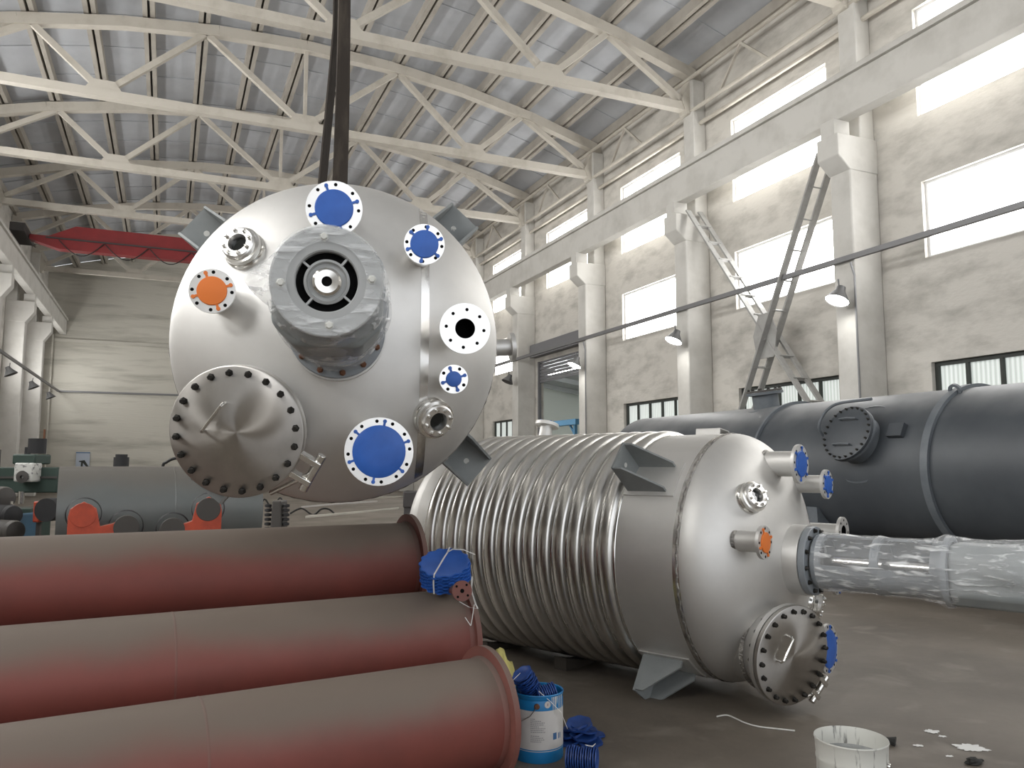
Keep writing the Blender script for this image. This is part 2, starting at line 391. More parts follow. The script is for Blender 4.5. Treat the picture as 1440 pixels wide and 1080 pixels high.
# roof trusses
truss_labels = ['roof truss nearest the camera, its lower chord only crossing the top right corner',
 'second roof truss, its lower chord ending at column left of braces',
 'third roof truss, spanning the photo just above the hanging vessel',
 'fourth roof truss, its lower chord reaching the wall right of the hanging vessel',
 'fifth roof truss, partly behind the top of the hanging vessel',
 'sixth roof truss, seen at far left just above the red crane girder',
 'last roof truss in front of the white back wall behind the red crane']
ZB = 12.3
for ti, y in enumerate([12.8+6*k for k in range(7)]):
    root = empty('roof_truss', Tr(XC, y, ZB)); tag(root, 'white painted '+truss_labels[ti], 'roof truss', 'roof trusses across the hall')
    I = root.matrix_world.inverted()
    def part(mbld, nm, m=M['truss']):
        return mbld.build(nm, m, root, I @ Matrix.Identity(4), smooth=0)
    part(MB().bar((XL+.2,y,ZB),(XR-.2,y,ZB),.26,.25), 'bottom_chord')
    tc_ = MB(); k = 8; px = [XL+.2+(XR-XL-.4)*i/k for i in range(k+1)]
    for i in range(k): tc_.bar((px[i],y,roof_z(px[i])-.1),(px[i+1],y,roof_z(px[i+1])-.1),.28,.32)
    part(tc_, 'top_chord')
    def topz(x): return roof_z(x)-.2
    for xa, xb in ((XC,XC-3),(XC,XC+3),(XC-5.7,XC-3),(XC+5.7,XC+3),(XC-5.7,XC-7.6),(XC+5.7,XC+7.6),(XL+.4,XC-7.6),(XR-.4,XC+7.6)):
        part(MB().bar((xa,y,ZB+.05),(xb,y,topz(xb)),.16,.17), 'web_diagonal')
    part(MB().bar((XC,y,ZB),(XC,y,topz(XC)),.11,.11,(0,1,0)), 'web_post')
    for xa in (XC, XC-5.7, XC+5.7): part(MB().prism([(-.55,-.1),(.55,-.1),(.28,.28),(-.28,.28)], .2, axes((xa,y,ZB+.12),(1,0,0),(0,0,1),(0,-1,0))), 'gusset')
    for xe, sg in ((XL,1),(XR,-1)):
        part(MB().prism([(0,-.32),(.55*sg,-.22),(.7*sg,.15),(.35*sg,1.0),(0,1.1)], .34, axes((xe+.02*sg,y,ZB),(1,0,0),(0,0,1),(0,-1,0))), 'end_block')

# columns with corbels
def column(y, side, label):
    xw, s_ = (XR, -1) if side == 'R' else (XL, 1)
    y = 12.72+6.02*(y-13.3)/6
    root = empty('wall_column', Tr(xw, y, 0)); tag(root, label, 'column', 'columns along the right wall' if side == 'R' else 'columns along the left wall')
    dz = -.42 if side == 'R' else 0
    MB().box((s_*.42, 0, 4.2), (.84, .58, 8.4)).build('lower_shaft', M['concrete'], root, bevel=.04)
    MB().box((s_*.22, 0, 11.1+dz*.5), (.44, .50, 4.0-dz)).build('upper_shaft', M['concrete'], root, bevel=.03)
    MB().prism([(0,8.3+dz*.5),(s_*.84,8.3+dz*.5),(s_*1.18,8.8+dz),(s_*1.18,9.3+dz),(0,9.3+dz)], .61, axes((0,0,0),(1,0,0),(0,0,1),(0,-1,0))).build('corbel', M['concrete'], root, bevel=.02)
    MB().box((s_*.93, 0, 9.48+dz), (.46, .40, .36)).build('bearing_block', M['concrete'], root, bevel=.01)
    return root
cl = {13.3:'pale concrete column nearest the camera, right of the crossed ladder-like braces', 19.3:'pale concrete column at the left foot of the crossed ladder-like braces',
      25.3:'pale concrete column beside the right jamb of the roller shutter door', 31.3:'pale concrete column beside the left jamb of the roller shutter door',
      37.3:'concrete column of the right wall just peeping past the hanging vessel', 43.3:'concrete column of the right wall behind the hanging vessel', 49.3:'last concrete column of the right wall near the back wall'}
for y in cols_y:
    if y > 13: column(y, 'R', cl[round(y,1)])
ll = {37.3:'left wall column nearest the camera, its corbel cut by the photo edge', 43.3:'middle corbelled column of the left wall', 49.3:'last corbelled column of the left wall next to the back corner'}
for y in (37.3, 43.3, 49.3): column(y, 'L', ll[y])
# crane runway beams
def runway(x, y0, y1, label, zb=9.66):
    r = empty('runway_beam', Tr(x, y0, zb)); tag(r, label, 'beam'); L = y1-y0
    MB().box((0, L/2, .43), (.34, L, .86)).build('beam_web', M['concrete'], r, bevel=.02)
    MB().box((0, L/2, .92), (.52, L, .13)).build('beam_flange', M['concrete'], r, bevel=.01)
    MB().box((0, L/2, 1.03), (.08, L, .10)).build('rail', M['galv'], r, smooth=0)
runway(13.48, -4.7, YB-.1, 'long pale concrete crane beam running along the right wall on corbels', 9.24)
runway(-6.22, 28.0, YB-.1, 'pale concrete crane beam running along the left wall under the red crane')
# tie pipes under the eaves on the right wall
for z, x, nm in ((12.15, 13.95, 'trim_1'), (11.75, 14.15, 'trim_2'), (13.15, 13.9, 'trim_3')):
    struct(MB().tube([(x,7.3,z),(x,YB-.3,z)], .06, 8).build(nm, M['truss']))
b = MB()
for y in [13.3+6*k for k in range(7)]:
    for a_ in (2.0, 4.0): b.bar((13.95,y+a_,12.15),(13.9,y+3,13.1),.07,.07)
struct(b.build('trim_4', M['truss'], smooth=0))
# wall base band on the back wall
struct(MB().box(((XL+XR)/2, YB-.02, 1.2), (XR-XL, .04, .06)).build('trim_5', M['plaster'], smooth=0))
struct(MB().box((3, YB-.06, 9.3), (20, .12, .22)).build('trim_6', M['plaster_back'], smooth=0))

# cable trays
def tray(pts, label):
    b = MB()
    for p, q in zip(pts, pts[1:]): b.bar(p, q, .10, .11)
    o = b.build('cable_tray', M['galv'], smooth=0); tag(o, label, 'cable tray')
tray([(13.42,6.5,6.1),(13.42,YB-.4,6.1)], 'thin grey cable tray fixed along the right wall columns at mid height')
tray([(-6.28,33,6.15),(-6.28,YB-.2,6.15)], 'thin grey cable tray along the left wall columns')
tray([(-6.28,YB-.06,6.15),(XR-1,YB-.06,6.15)], 'thin dark cable tray across the white back wall')
b = MB()
for y in (13.3, 25.35):
    b = MB(); b.tube([(13.42,y-.85,6.0),(13.47,y-.9,5.7),(13.47,y-.9,0.05)], .025, 6)
    tag(b.build('conduit', M['galv']), 'thin grey conduit running down the '+('column right of the crossed braces' if y < 20 else 'column beside the shutter door'), 'conduit', 'conduits down the columns')
struct(MB().tube([(XL+.45,YB-.25,.1),(XL+.45,YB-.25,9.6)], .07, 8).build('trim_7', M['plaster_back']))

# lattice cross braces between two columns
def brace(a, b_, label):
    a = Vector(a); b_ = Vector(b_); root = empty('lattice_brace', Matrix.Translation(b_)); tag(root, label, 'brace', 'crossed lattice braces on the right wall')
    I = root.matrix_world.inverted(); d = (b_-a).normalized(); L = (b_-a).length; s_ = Vector((1,0,0))*.21
    for k in (-1, 1):
        MB().bar(a+s_*k, b_+s_*k, .05, .17, (1,0,0)).build('rail', M['brace'], root, I, smooth=0)
    n = int(L/.72)
    for i in range(1, n):
        p = a+d*(L*i/n); MB().bar(p-s_, p+s_, .10, .03, d).build('batten', M['brace'], root, I, smooth=0)
brace((13.75,18.35,8.95),(13.75,13.1,1.9), 'ladder-like steel brace falling from upper left to lower right beside the bright window')
brace((13.6,13.15,8.7),(13.6,17.3,.75), 'ladder-like steel brace rising to the column corbel at upper right')
tag(MB().prism([(-.3,-.5),(.3,-.5),(.42,.1),(.2,.62),(-.2,.62),(-.42,.1)], .03, axes((13.48,15.25,4.75),(0,1,0),(0,0,1),(1,0,0))).build('gusset_plate', M['brace'], smooth=0), 'grey steel gusset plate where the two ladder-like braces cross', 'plate')

# flood lamps on the columns
def lamp(p, yawd, lit, label):
    root = empty('flood_lamp', Tr(*p) @ Rz(yawd)); tag(root, label, 'lamp', 'flood lamps')
    MB().tube([(0,0,.35),(-.02,0,.12)], .02, 6).build('bracket', M['lampshade'], root)
    T = Matrix.Rotation(math.radians(-25), 4, 'Y')
    MB().lathe([(0,.2),(.09,.2),(.11,.1),(.22,-.08),(.26,-.14),(.25,-.15)], 20, T).build('lamp_shade', M['lampshade'], root)
    MB().lathe([(0,-.155),(.12,-.15),(.24,-.13)], 20, T).build('lamp_face', M['lampglow'] if lit else M['iron'], root)
lamp((13.1,12.5,5.25), PI, True, 'lit flood lamp on the column right of the crossed braces')
lamp((13.1,18.5,5.25), PI, True, 'lit flood lamp on the column at the left of the crossed braces')
lamp((13.1,24.5,5.25), PI, True, 'lit flood lamp beside the roller shutter door')
lamp((13.1,30.5,5.25), PI, False, 'unlit dark flood lamp left of the roller shutter door')
for y, t in ((37.2,'unlit flood lamp on the left wall at the photo edge'),(43.2,'unlit flood lamp on the middle left wall column'),(49.2,'unlit flood lamp on the last left wall column')):
    lamp((-6.0,y,5.4), 0, False, t)

# roller shutter door and the bright bay behind it
d = MB(); d.box((XR-.16,28.1,6.45),(.30,4.6,.55)); d = d.build('door_1', M['shutter'], bevel=.03); struct(d)
s_ = MB(); zz = 6.2
while zz > 5.2: s_.box((XR+.06,28.1,zz-.07),(.05,4.2,.11)); zz -= .14
s_.build('shutter_curtain', M['shutter'], d, smooth=0)
for yy in (26.05, 30.15): MB().box((XR+.03,yy,3.0),(.12,.10,6.0)).build('guide_rail', M['shutter'], d, smooth=0)
b = MB(); x0, x1 = XR+.26, XR+13
b.add([(x1,20,0),(x1,50,0),(x1,50,7),(x1,20,7)], [(0,1,2,3)]); b.add([(x0,50,0),(x1,50,0),(x1,50,9),(x0,50,9)], [(0,1,2,3)]); b.add([(x0,20,0),(x1,20,0),(x1,20,9),(x0,20,9)], [(0,1,2,3)])
struct(b.build('wall_annex', M['hallwall'], smooth=0))
struct(MB().box(((x0+x1)/2,35,-.06),(x1-x0,30,.1)).build('floor_annex', M['floor'], smooth=0))
b = MB(); b.add([(x0,20,8.6),(x1,20,6.6),(x1,50,6.6),(x0,50,8.6)], [(0,1,2,3)])
for k in range(9): b.bar((x0,22+3.3*k,8.45),(x1,22+3.3*k,6.45),.12,.3)
struct(b.build('ceiling_annex', M['hallroof'], smooth=0))
for k, (x, y) in enumerate(((17.5,33.5),(17.5,38),(21.0,36),(21,41))):
    z = 8.4-(x-x0)/12.7*2-.35
    o = MB().bar((x,y-1.6,z),(x,y+1.6,z),.16,.10).build('tube_light', M['tubeglow'], smooth=0)
    tag(o, 'lit tube light under the roof seen through the roller shutter door', 'light', 'tube lights beyond the door')
r_ = empty('storage_rack', Tr(17.5,36,1.3)); tag(r_, 'blue steel rack beam beyond the roller shutter door', 'rack')
MB().box((0,0,2.35),(.3,7,.26)).build('rack_beam', M['bluerack'], r_, smooth=0)
for k in (-3.2, 0, 3.2): MB().box((0,k,.47),(.14,.14,3.5)).build('post', M['bluerack'], r_, smooth=0)
for k in (-3.2, 3.2): MB().bar((0,k,1.7),(0,k-.6*(1 if k > 0 else -1),2.3),.08,.08).build('knee_brace', M['bluerack'], r_, smooth=0)

# overhead crane, far end
root = empty('overhead_crane', Tr(3.6,38,11.2)); tag(root, 'red overhead crane girder spanning the far end of the hall', 'crane')
MB().prism([(-8.6,.1),(-7.6,.62),(8.6,.62),(8.6,-.42),(-8.2,-.42),(-9.3,-.1),(-9.3,.1)], .5, axes((0,0,0),(1,0,0),(0,0,1),(0,-1,0))).build('girder', M['crane'], root, smooth=0)
MB().box((0,-.29,.02),(17.4,.06,.06)).build('festoon_track', M['cranedark'], root, smooth=0)
MB().box((-9.6,0,.12),(.55,2.4,.36)).build('end_carriage', M['cranedark'], root, bevel=.03)
MB().box((8.9,0,.12),(.5,2.4,.36)).build('end_carriage', M['cranedark'], root, bevel=.03)
MB().box((-1.6,-.4,.25),(.4,.3,.5)).build('control_box', M['cranedark'], root, bevel=.02)
for k in range(8):
    xa = -8.2+k*1.75; pts = [(xa+1.7*t/14, -.33, -.05-.62*math.sin(PI*t/14)) for t in range(15)]
    MB().tube(pts, .022, 6).build('festoon_cable', M['cord'], root)

# ================================================================== REACTOR VESSELS
R = .87
def hz(r): return .435*math.sqrt(max(0, 1-(r/R)**2))
def bolt_mesh(r=.012, h=.018):
    b = MB(); b.lathe([(0,0),(r*1.35,0),(r*1.35,h*.35),(r,h*.36),(r,h),(r*.8,h*1.12),(0,h*1.12)], 6); return b
def ring_of(proto, T0, rad, n, parent, z, a0=0., skip=()):
    first = True
    for k in range(n):
        if k in skip: continue
        a = a0+2*PI*k/n; T = Tr(rad*math.cos(a), rad*math.sin(a), z) @ Rz(a)
        if first: proto.matrix_local = T; first = False
        else: dup(proto, T, parent)

def cap_mesh(rc, rf, tabs, a0=0.):          # domed plastic flange cover with bent tabs in the bolt holes
    b = MB(); b.lathe([(rc,.0),(rc,.006),(rc*.96,.009),(rc*.5,.012),(0,.013)], 40)
    rb = (rc+rf)/2+.002
    for k in range(tabs):
        T = Rz(a0+2*PI*k/tabs)
        b.box(((rc*.96+rb)/2,0,.004),(rb-rc*.96+.004,.011,.006),T); b.cyl(.0095,.0,.008,10,T @ Tr(rb,0,0))
    return b
def nozzle(root, ang, r, h, rp, rf, kind, caps=0, holes=8, bright=True, tf=.022, name='nozzle'):
    a = math.radians(ang); x, y = r*math.cos(a), r*math.sin(a); zb = hz(min(r+rp*.9, R*.99))-.03-h
    b = MB(); b.lathe([(rp,zb),(rp,-tf-.012),(rp+.006,-tf),(rf,-tf),(rf,0),(rp*.86,0),(rp*.86,-.16),(0,-.16)], 40)
    o = b.build(name, M['bright'] if bright else M['steel'], root, Tr(x,y,h))
    MB().lathe([(rp+.002,zb+.02),(rp+.014,zb+.028),(rp+.002,zb+.045)], 32).build('weld_bead', M['weld'], o)
    if kind == 'open':
        MB().lathe([(0,-.12),(rp*.85,-.12),(rp*.85,-.002)], 32).build('bore', M['dark'], o)
    else:
        cap_mesh(rp*1.02 if caps > 4 else rp*.98, rf, caps, .35).build('flange_cap', M['blue'] if kind == 'blue' else M['orange'], o, Tr(0,0,.0005))
    h_ = MB().cyl(.0085,-.001,.0012,10).build('bolt_hole', M['dark'], o)
    ring_of(h_, None, (rp+rf)/2+.002, holes, o, 0, .35-(2*PI/holes)*.5 if caps*2 == holes else .35+PI/holes*.9)
    return o
def sight_glass(root, ang, r):
    a = math.radians(ang); P = Vector((r*math.cos(a), r*math.sin(a), hz(r)))
    n_ = Vector((P.x/R**2, P.y/R**2, P.z/.435**2)).normalized()
    T = along(P, n_)
    b = MB(); b.lathe([(.105,-.06),(.105,.012),(.098,.022),(.092,.022),(.092,.03),(.1,.034),(.1,.058),(.085,.062)], 40)
    o = b.build('sight_glass', M['polish'], root, T)
    MB().lathe([(.085,.0),(.085,.082),(.078,.088),(.048,.088),(.042,.07),(.042,.045)], 40).build('clamp_ring', M['bright'], o)
    MB().lathe([(0,.058),(.043,.058)], 32).build('glass_disc', M['glass'], o)
    bl = bolt_mesh(.0085,.018).build('bolt', M['polish'], o); ring_of(bl, None, .066, 8, o, .087, .2)
    return o
def manhole(root, ang, r, h, n_, handle_ang, hinge_ang):
    a = math.radians(ang); T = along((r*math.cos(a), r*math.sin(a), h), n_, (0,1,0))
    MBk = MB(); MBk.lathe([(.265,-.34),(.265,-.082),(.27,-.074),(.315,-.074),(.315,-.04),(.25,-.04)], 64)
    o = MBk.build('manhole', M['steel_head'], root, T)
    MB().lathe([(.27,-.205),(.285,-.19),(.268,-.17)], 48).build('weld_bead', M['weld'], o)
    MB().lathe([(0,-.036),(.31,-.036),(.317,-.03),(.317,-.004),(.311,0),(0,0)], 72).build('cover', M['cover'], o)
    bl = MB(); bl.lathe([(0,-.1),(.014,-.1),(.014,-.078),(.009,-.077),(.009,.0),(.018,.0005),(.018,.004),(.014,.004),(.014,.022),(.011,.026),(0,.026)], 6)
    bl = bl.build('bolt', M['blackbolt'], o); ring_of(bl, None, .283, 20, o, 0, .08)
    ha = math.radians(handle_ang); c_ = Vector((.12*math.cos(ha+PI*.5)*1.0, .12*math.sin(ha+PI*.5), 0)); t_ = Vector((math.cos(ha), math.sin(ha), 0))
    u0, u1 = c_-t_*.085, c_+t_*.085
    MB().tube([u0, u0+Vector((0,0,.035)), u0+t_*.012+Vector((0,0,.05)), u1-t_*.012+Vector((0,0,.05)), u1+Vector((0,0,.035)), u1], .008, 10).build('handle', M['polish'], o)
    hb = math.radians(hinge_ang)
    hg = MB(); TT = Rz(hb)
    hg.box((.36,.05,-.04),(.12,.03,.06),TT); hg.box((.36,-.05,-.04),(.12,.03,.06),TT); hg.cyl(.022,-.1,.1,16,TT @ Tr(.40,0,-.04) @ Matrix.Rotation(PI/2,4,'X'))
    hg.build('hinge', M['polish'], o, bevel=.004)
    p0 = TT @ Vector((.40,0,-.03)); p1 = Rz(hb-.62) @ Vector((.335,0,-.05))
    MB().tube([p0, p1], .012, 10).build('davit_rod', M['polish'], o)
    return o
def lug(root, ang):
    a = math.radians(ang); da = .16
    o = MB().lathe([(R+.001,-.47),(R+.012,-.47),(R+.012,-.08),(R+.001,-.08)], 12, None, a-da, a+da, caps=True).build('support_lug', M['steel'], root)
    Tg = Rz(a)
    for s_ in (-1, 1):
        MB().prism([(R,-.43),(R+.25,-.43),(R+.25,-.37),(R+.05,-.14),(R,-.14)], .014, Tg @ axes((0,s_*.105,0),(1,0,0),(0,0,1),(0,-1,0))).build('gusset', M['primer'], o, smooth=0)
    MB().box((R+.13,0,-.435),(.26,.224,.016),Tg).build('base_plate', M['primer'], o, smooth=0)
    MB().cyl(.017,-.4265,-.4255,16,Tg @ Tr(R+.15,0,0)).build('bolt_hole', M['machinelight'], o)
def agitator(root, bolt_m):
    z0 = hz(0)
    o = MB().lathe([(.19,z0+.10),(.19,z0+.17),(.182,z0+.19),(.176,z0+.2)], 40)
    body = MB()
    # lantern: two solid cheeks with two windows each side, rings between
    def cheek(a0_, a1_, za, zb_): body.lathe([(.176,za),(.176,zb_),(.160,zb_),(.160,za),(.176,za)], 20, None, math.radians(a0_), math.radians(a1_), caps=True)
    for a0_, a1_ in ((182,272),(2,92)): cheek(a0_, a1_, z0+.15, 1.36)
    for za, zb_ in ((z0+.15,z0+.21),(.955,1.005),(1.30,1.36)): body.lathe([(.178,za),(.178,zb_),(.150,zb_),(.150,za),(.178,za)], 48)
    body.lathe([(.178,1.36),(.212,1.365),(.212,1.395),(.18,1.40)], 48)
    body.lathe([(.186,.97),(.186,.99)], 48)
    ag = body.build('agitator_drive', M['greypaint'], root)
    MB().lathe([(.19,z0-.05),(.236,z0-.02),(.236,z0+.085),(.15,z0+.085)], 56).build('seat_ring', M['steel'], ag)
    MB().lathe([(.15,z0+.088),(.226,z0+.088),(.228,z0+.092),(.228,z0+.128),(.224,z0+.132),(.15,z0+.132)], 56).build('base_flange', M['greypaint'], ag)
    bl = bolt_mesh(.012,.02).build('bolt', bolt_m, ag); ring_of(bl, None, .203, 12, ag, z0+.132, .15)
    MB().cyl(.045, z0+.1, 1.4, 24).build('shaft', M['polish'], ag)
    g = MB()
    def octa(w, h_, c_): return [(w-c_,-h_),(w,-h_+c_),(w,h_-c_),(w-c_,h_),(-w+c_,h_),(-w,h_-c_),(-w,-h_+c_),(-w+c_,-h_)]
    g.prism(octa(.178,.182,.075), .40, Tr(0,-.01,1.60)); g.cyl(.165,1.79,1.86,40)
    g.build('gearbox', M['gearbox'], ag, smooth=20, bevel=.02)
    MB().lathe([(.14,1.84),(.15,1.90),(.168,1.905),(.172,1.912),(.172,1.932),(.166,1.937),(.098,1.937),(.094,1.932),(.094,1.90)], 56).build('motor_flange', M['motorgrey'], ag)
    MB().lathe([(.094,1.905),(.094,1.903),(0,1.903)], 40).build('recess', M['dark'], ag)
    hub = MB(); hub.lathe([(.068,1.903),(.070,1.925),(.062,1.930),(.058,1.915),(.047,1.915)], 48)
    for k in range(4): hub.box((.082,0,1.918),(.03,.007,.02),Rz(PI/4+.1+k*PI/2))
    hub.build('bearing_hub', M['motorgrey'], ag)
    MB().lathe([(.047,1.915),(.044,1.93),(.036,1.936),(.016,1.934),(.0155,1.90)], 40).build('shaft_sleeve', M['polish'], ag)
    MB().cyl(.0155,1.903,1.928,24).build('shaft_bore', M['dark'], ag)
    pl = bolt_mesh(.011,.014).build('plug', M['drip'], ag); ring_of(pl, None, .137, 4, ag, 1.937, .08)
    # cling film wound round the drive
    w = MB(); nseg = 72; prof = [(.198,.62),(.192,.68),(.186,.8),(.184,.93),(.189,.985),(.184,1.05),(.184,1.2),(.196,1.30),(.222,1.36),(.212,1.41),(.200,1.5),(.202,1.62),(.202,1.74),(.195,1.82),(.184,1.885),(.178,1.93),(.17,1.945),(.12,1.945)]
    vs = []; fs = []; pr = []
    for (r0_, za), (r1_, zb_) in zip(prof, prof[1:]):
        for t in range(3): pr.append((r0_+(r1_-r0_)*t/3, za+(zb_-za)*t/3))
    pr.append(prof[-1])
    for r_, z_ in pr:
        for k in range(nseg):
            a = 2*PI*k/nseg
            q = Vector((r_*math.cos(a), r_*math.sin(a), z_))
            f_ = 1+.030*noise.noise(Vector((q.x*9+q.z*6, q.y*9-q.z*4, q.z*7)))+.014*noise.noise(q*34)
            if z_ > 1.4 and z_ < 1.9:            # pulled flat over the gearbox
                f_ *= 1.0+.42*max(0,1-abs(a-3.0)/.40)*max(0,1-abs(z_-1.72)/.17)+.10*max(0,1-abs(a-1.75)/.35)*max(0,1-abs(z_-1.76)/.12)
            if z_ > 1.93: f_ = 1
            vs.append((q.x*f_, q.y*f_, z_))
    for j in range(len(pr)-1):
        for k in range(nseg): fs.append((j*nseg+k, j*nseg+(k+1)%nseg, (j+1)*nseg+(k+1)%nseg, (j+1)*nseg+k))
    w.add(vs, fs); w.build('plastic_wrap', M['wrap'], ag, smooth=60)

def vessel(label, T, noz, lugs, hatch, side):
    root = empty('reactor_vessel', T); tag(root, label, 'vessel')
    MB().lathe([(R,0),(R,-.3),(R,-.46),(R,-2.52)], 120).build('shell', M['steel'], root)
    MB().lathe([(R*math.cos(t*PI/2/28), .435*math.sin(t*PI/2/28)) for t in range(29)], 120).build('dished_head', M['steel_head'], root)
    MB().lathe([(R*math.cos(t*PI/2/16), -2.52-.435*math.sin(t*PI/2/16)) for t in range(17)], 72).build('bottom_head', M['steel_head'], root)
    # heat-tinted girth weld and its bead
    MB().lathe([(R+.0008,-.035),(R+.0012,-.01),(R+.0008,.012)], 120).build('weld_band', M['tint'], root)
    vs = []; fs = []; nn = 240
    for k in range(nn):
        a = 2*PI*k/nn; w_ = .008+.004*random.random(); h_ = .004+.004*random.random(); zc = .004*math.sin(k*1.7)
        for r_, z_ in ((R,zc-w_),(R+h_,zc-w_*.4),(R+h_,zc+w_*.4),(R,zc+w_)): vs.append((r_*math.cos(a), r_*math.sin(a), z_-.004))
    for k in range(nn):
        k2 = (k+1) % nn
        for j in range(3): fs.append((k*4+j, k2*4+j, k2*4+j+1, k*4+j+1))
    MB().add(vs, fs).build('weld_seam', M['weld'], root)
    # plate seam across the head, its light patches painting a highlight into the colour
    vs = []; fs = []; m_ = 60; u0 = .435
    for k in range(m_+1):
        v_ = -.74+1.48*k/m_
        for du in (-.022, .022):
            u_ = u0+du; r_ = math.hypot(u_, v_); vs.append((u_*1.001, v_*1.001, hz(min(r_, R*.999))*1.002+.0006))
    for k in range(m_): fs.append((2*k, 2*k+1, 2*k+3, 2*k+2))
    MB().add(vs, fs).build('head_seam', M['tint'], root)
    # half-pipe heating coil
    pr = [(R+.001,.052)]+[(R+.036*math.sin(PI*t/12)**.8, .048*math.cos(PI*t/12)) for t in range(1,12)]+[(R+.001,-.052)]
    cr_ = MB().lathe(pr, 120).build('coil_ring', M['coil'], root)
    for k in range(14):
        if k: dup(cr_, Tr(0,0,-.55-.136*k), root)
        else: cr_.matrix_local = Tr(0,0,-.55)
    bead = MB()
    for k in range(15): bead.lathe([(R+.001,-.010),(R+.005,-.006),(R+.005,.006),(R+.001,.010)], 120, Tr(0,0,-.482-.136*k))
    bead.build('coil_weld', M['polish'], root)
    for a in lugs: lug(root, a)
    for q in noz: nozzle(root, *q)
    for ang, r_ in ((noz_sg := side['sg'])[0], noz_sg[1]): sight_glass(root, ang, r_)
    manhole(root, *hatch)
    agitator(root, side['bolts'])
    for ang, z_, L_, rp, rf, kind in side['noz']:
        a = math.radians(ang); Tn = along((R*math.cos(a), R*math.sin(a), z_), (math.cos(a), math.sin(a), 0))
        o = MB().lathe([(rp,-.02),(rp,L_-.03),(rf,L_-.03),(rf,L_),(rp*.85,L_),(rp*.85,L_-.1),(0,L_-.1)], 36).build('side_nozzle', M['steel'], root, Tn)
        if kind == 'blue': cap_mesh(rp*1.1, rf, 6).build('flange_cap', M['blue'], o, Tr(0,0,L_))
        if kind == 'open': MB().lathe([(0,L_-.09),(rp*.84,L_-.09),(rp*.84,L_-.001)], 24).build('bore', M['dark'], o)
    if 'plate' in side:
        a = math.radians(side['plate']); o = MB(); Tg = Rz(a)
        o.box((R+.045,0,-.24),(.006,.15,.20),Tg)
        for s_ in (-1, 1): o.box((R+.022,s_*.072,-.24),(.05,.006,.20),Tg)
        o.build('nameplate_bracket', M['steel'], root, smooth=0)
    return root

# ---- the hanging vessel
Hd, Hu, Hv = (-.21236481,-.97555599,-.05649511), (.97711657,-.21270453,0), (-.01201677,-.05520231,.99840288)
HC = Vector((.83848,4.30010,2.27382)); TH = axes(HC, Hu, Hv, Hd)
noz_h = [(163.2,.606,.51,.070,.105,'orange',4,8),(92.5,.589,.57,.093,.134,'blue',4,8),(47.1,.602,.56,.068,.100,'blue',6,8),
         (3.0,.618,.56,.058,.126,'open',0,8),(339.2,.610,.51,.040,.072,'blue',4,4),(290.0,.612,.56,.124,.164,'blue',6,12)]
hang = vessel('stainless reactor vessel hanging from brown slings, its nozzled head facing the camera', TH, noz_h, (49,140,229,319),
       (227.0,.669,.50,(-.19,-.16,.97),52,-30), dict(sg=[(138.2,.622),(320.0,.628)], noz=[(5,-1.05,.32,.06,.10,'open')], bolts=M['rust']))
# ---- the vessel lying on the floor
Ld, Lu, Lv = (.42261826,-.90630779,0), (.90630779,.42261826,0), (0,0,1)
LC = Vector((3.80282,4.65891,.96340)); TL = axes(LC, Lu, Lv, Ld)
noz_l = [(165.1,.61,.47,.066,.105,'orange',4,8,False),(90.2,.65,.485,.088,.134,'blue',6,8,False),(55.9,.61,.537,.064,.104,'blue',6,8,False),
         (14.5,.61,.55,.058,.110,'open',0,8,False),(338,.61,.50,.04,.072,'blue',4,4,False),(284,.62,.57,.124,.164,'blue',6,12,False)]
ly = vessel('stainless steel reactor vessel with ribbed coil jacket lying on the concrete floor', TL, noz_l, (49,141,236,319),
       (239.7,.66,.52,(-.34,-.10,.93),60,-42), dict(sg=[(137.2,.62),(323.3,.61)], noz=[(74,-2.0,.2,.06,.11,'blue'),(187,-2.0,.10,.085,.10,'open')], plate=82, bolts=M['blackbolt']))
# timber under the lying vessel
for L_, t in ((-1.35,'timber chock coloured as in shade under the middle of the lying vessel'),(-2.2,'timber chock coloured as in shade under the rear of the lying vessel')):
    p = TL @ Vector((0,0,L_))
    Tk = axes((p.x,p.y,0), Lu, Ld, (0,0,1))
    k = MB(); k.prism([(-.36,0),(.36,0),(.36,.10),(.30,.085),(.15,.052),(-.15,.052),(-.30,.085),(-.36,.10)], .12, axes((0,0,0),(1,0,0),(0,0,1),(0,-1,0)))
    tag(k.build('timber_chock', M['woodshade'], None, Tk, smooth=0), t, 'timber', 'timber chocks')

# slings
def sling(pts, w, wd, label):
    o = MB().ribbon(pts, w, wd, .012).build('lifting_sling', M['sling'], smooth=60); tag(o, label, 'sling', 'slings of the hanging vessel')
base = TH @ Vector((0,R,-1.0)); bx, by, bz = base
pts = []; wd = []; n = 40
for i in range(n+1):
    t = i/n; z = bz+.045+6.2*t; a = -.25+1.1*math.sin(t*5.2)
    pts.append((bx-.045-.012*t+.010*math.sin(9*t), by, z)); wd.append((math.cos(a*.55), math.sin(a*.55), 0))
sling(pts, .10, wd, 'dark brown lifting sling, right strand above the hanging vessel')
pts = []; wd = []
for i in range(n+1):
    t = i/n; z = bz+.045+6.2*t; a = .5+.8*math.sin(t*4.1+1)
    pts.append((bx-.075-.09*max(0,1-t*4.5)+.0*t, by+.075, z)); wd.append((math.cos(a*.6), math.sin(a*.6), 0))
sling(pts, .08, wd, 'dark brown lifting sling, left strand splitting away above the hanging vessel')

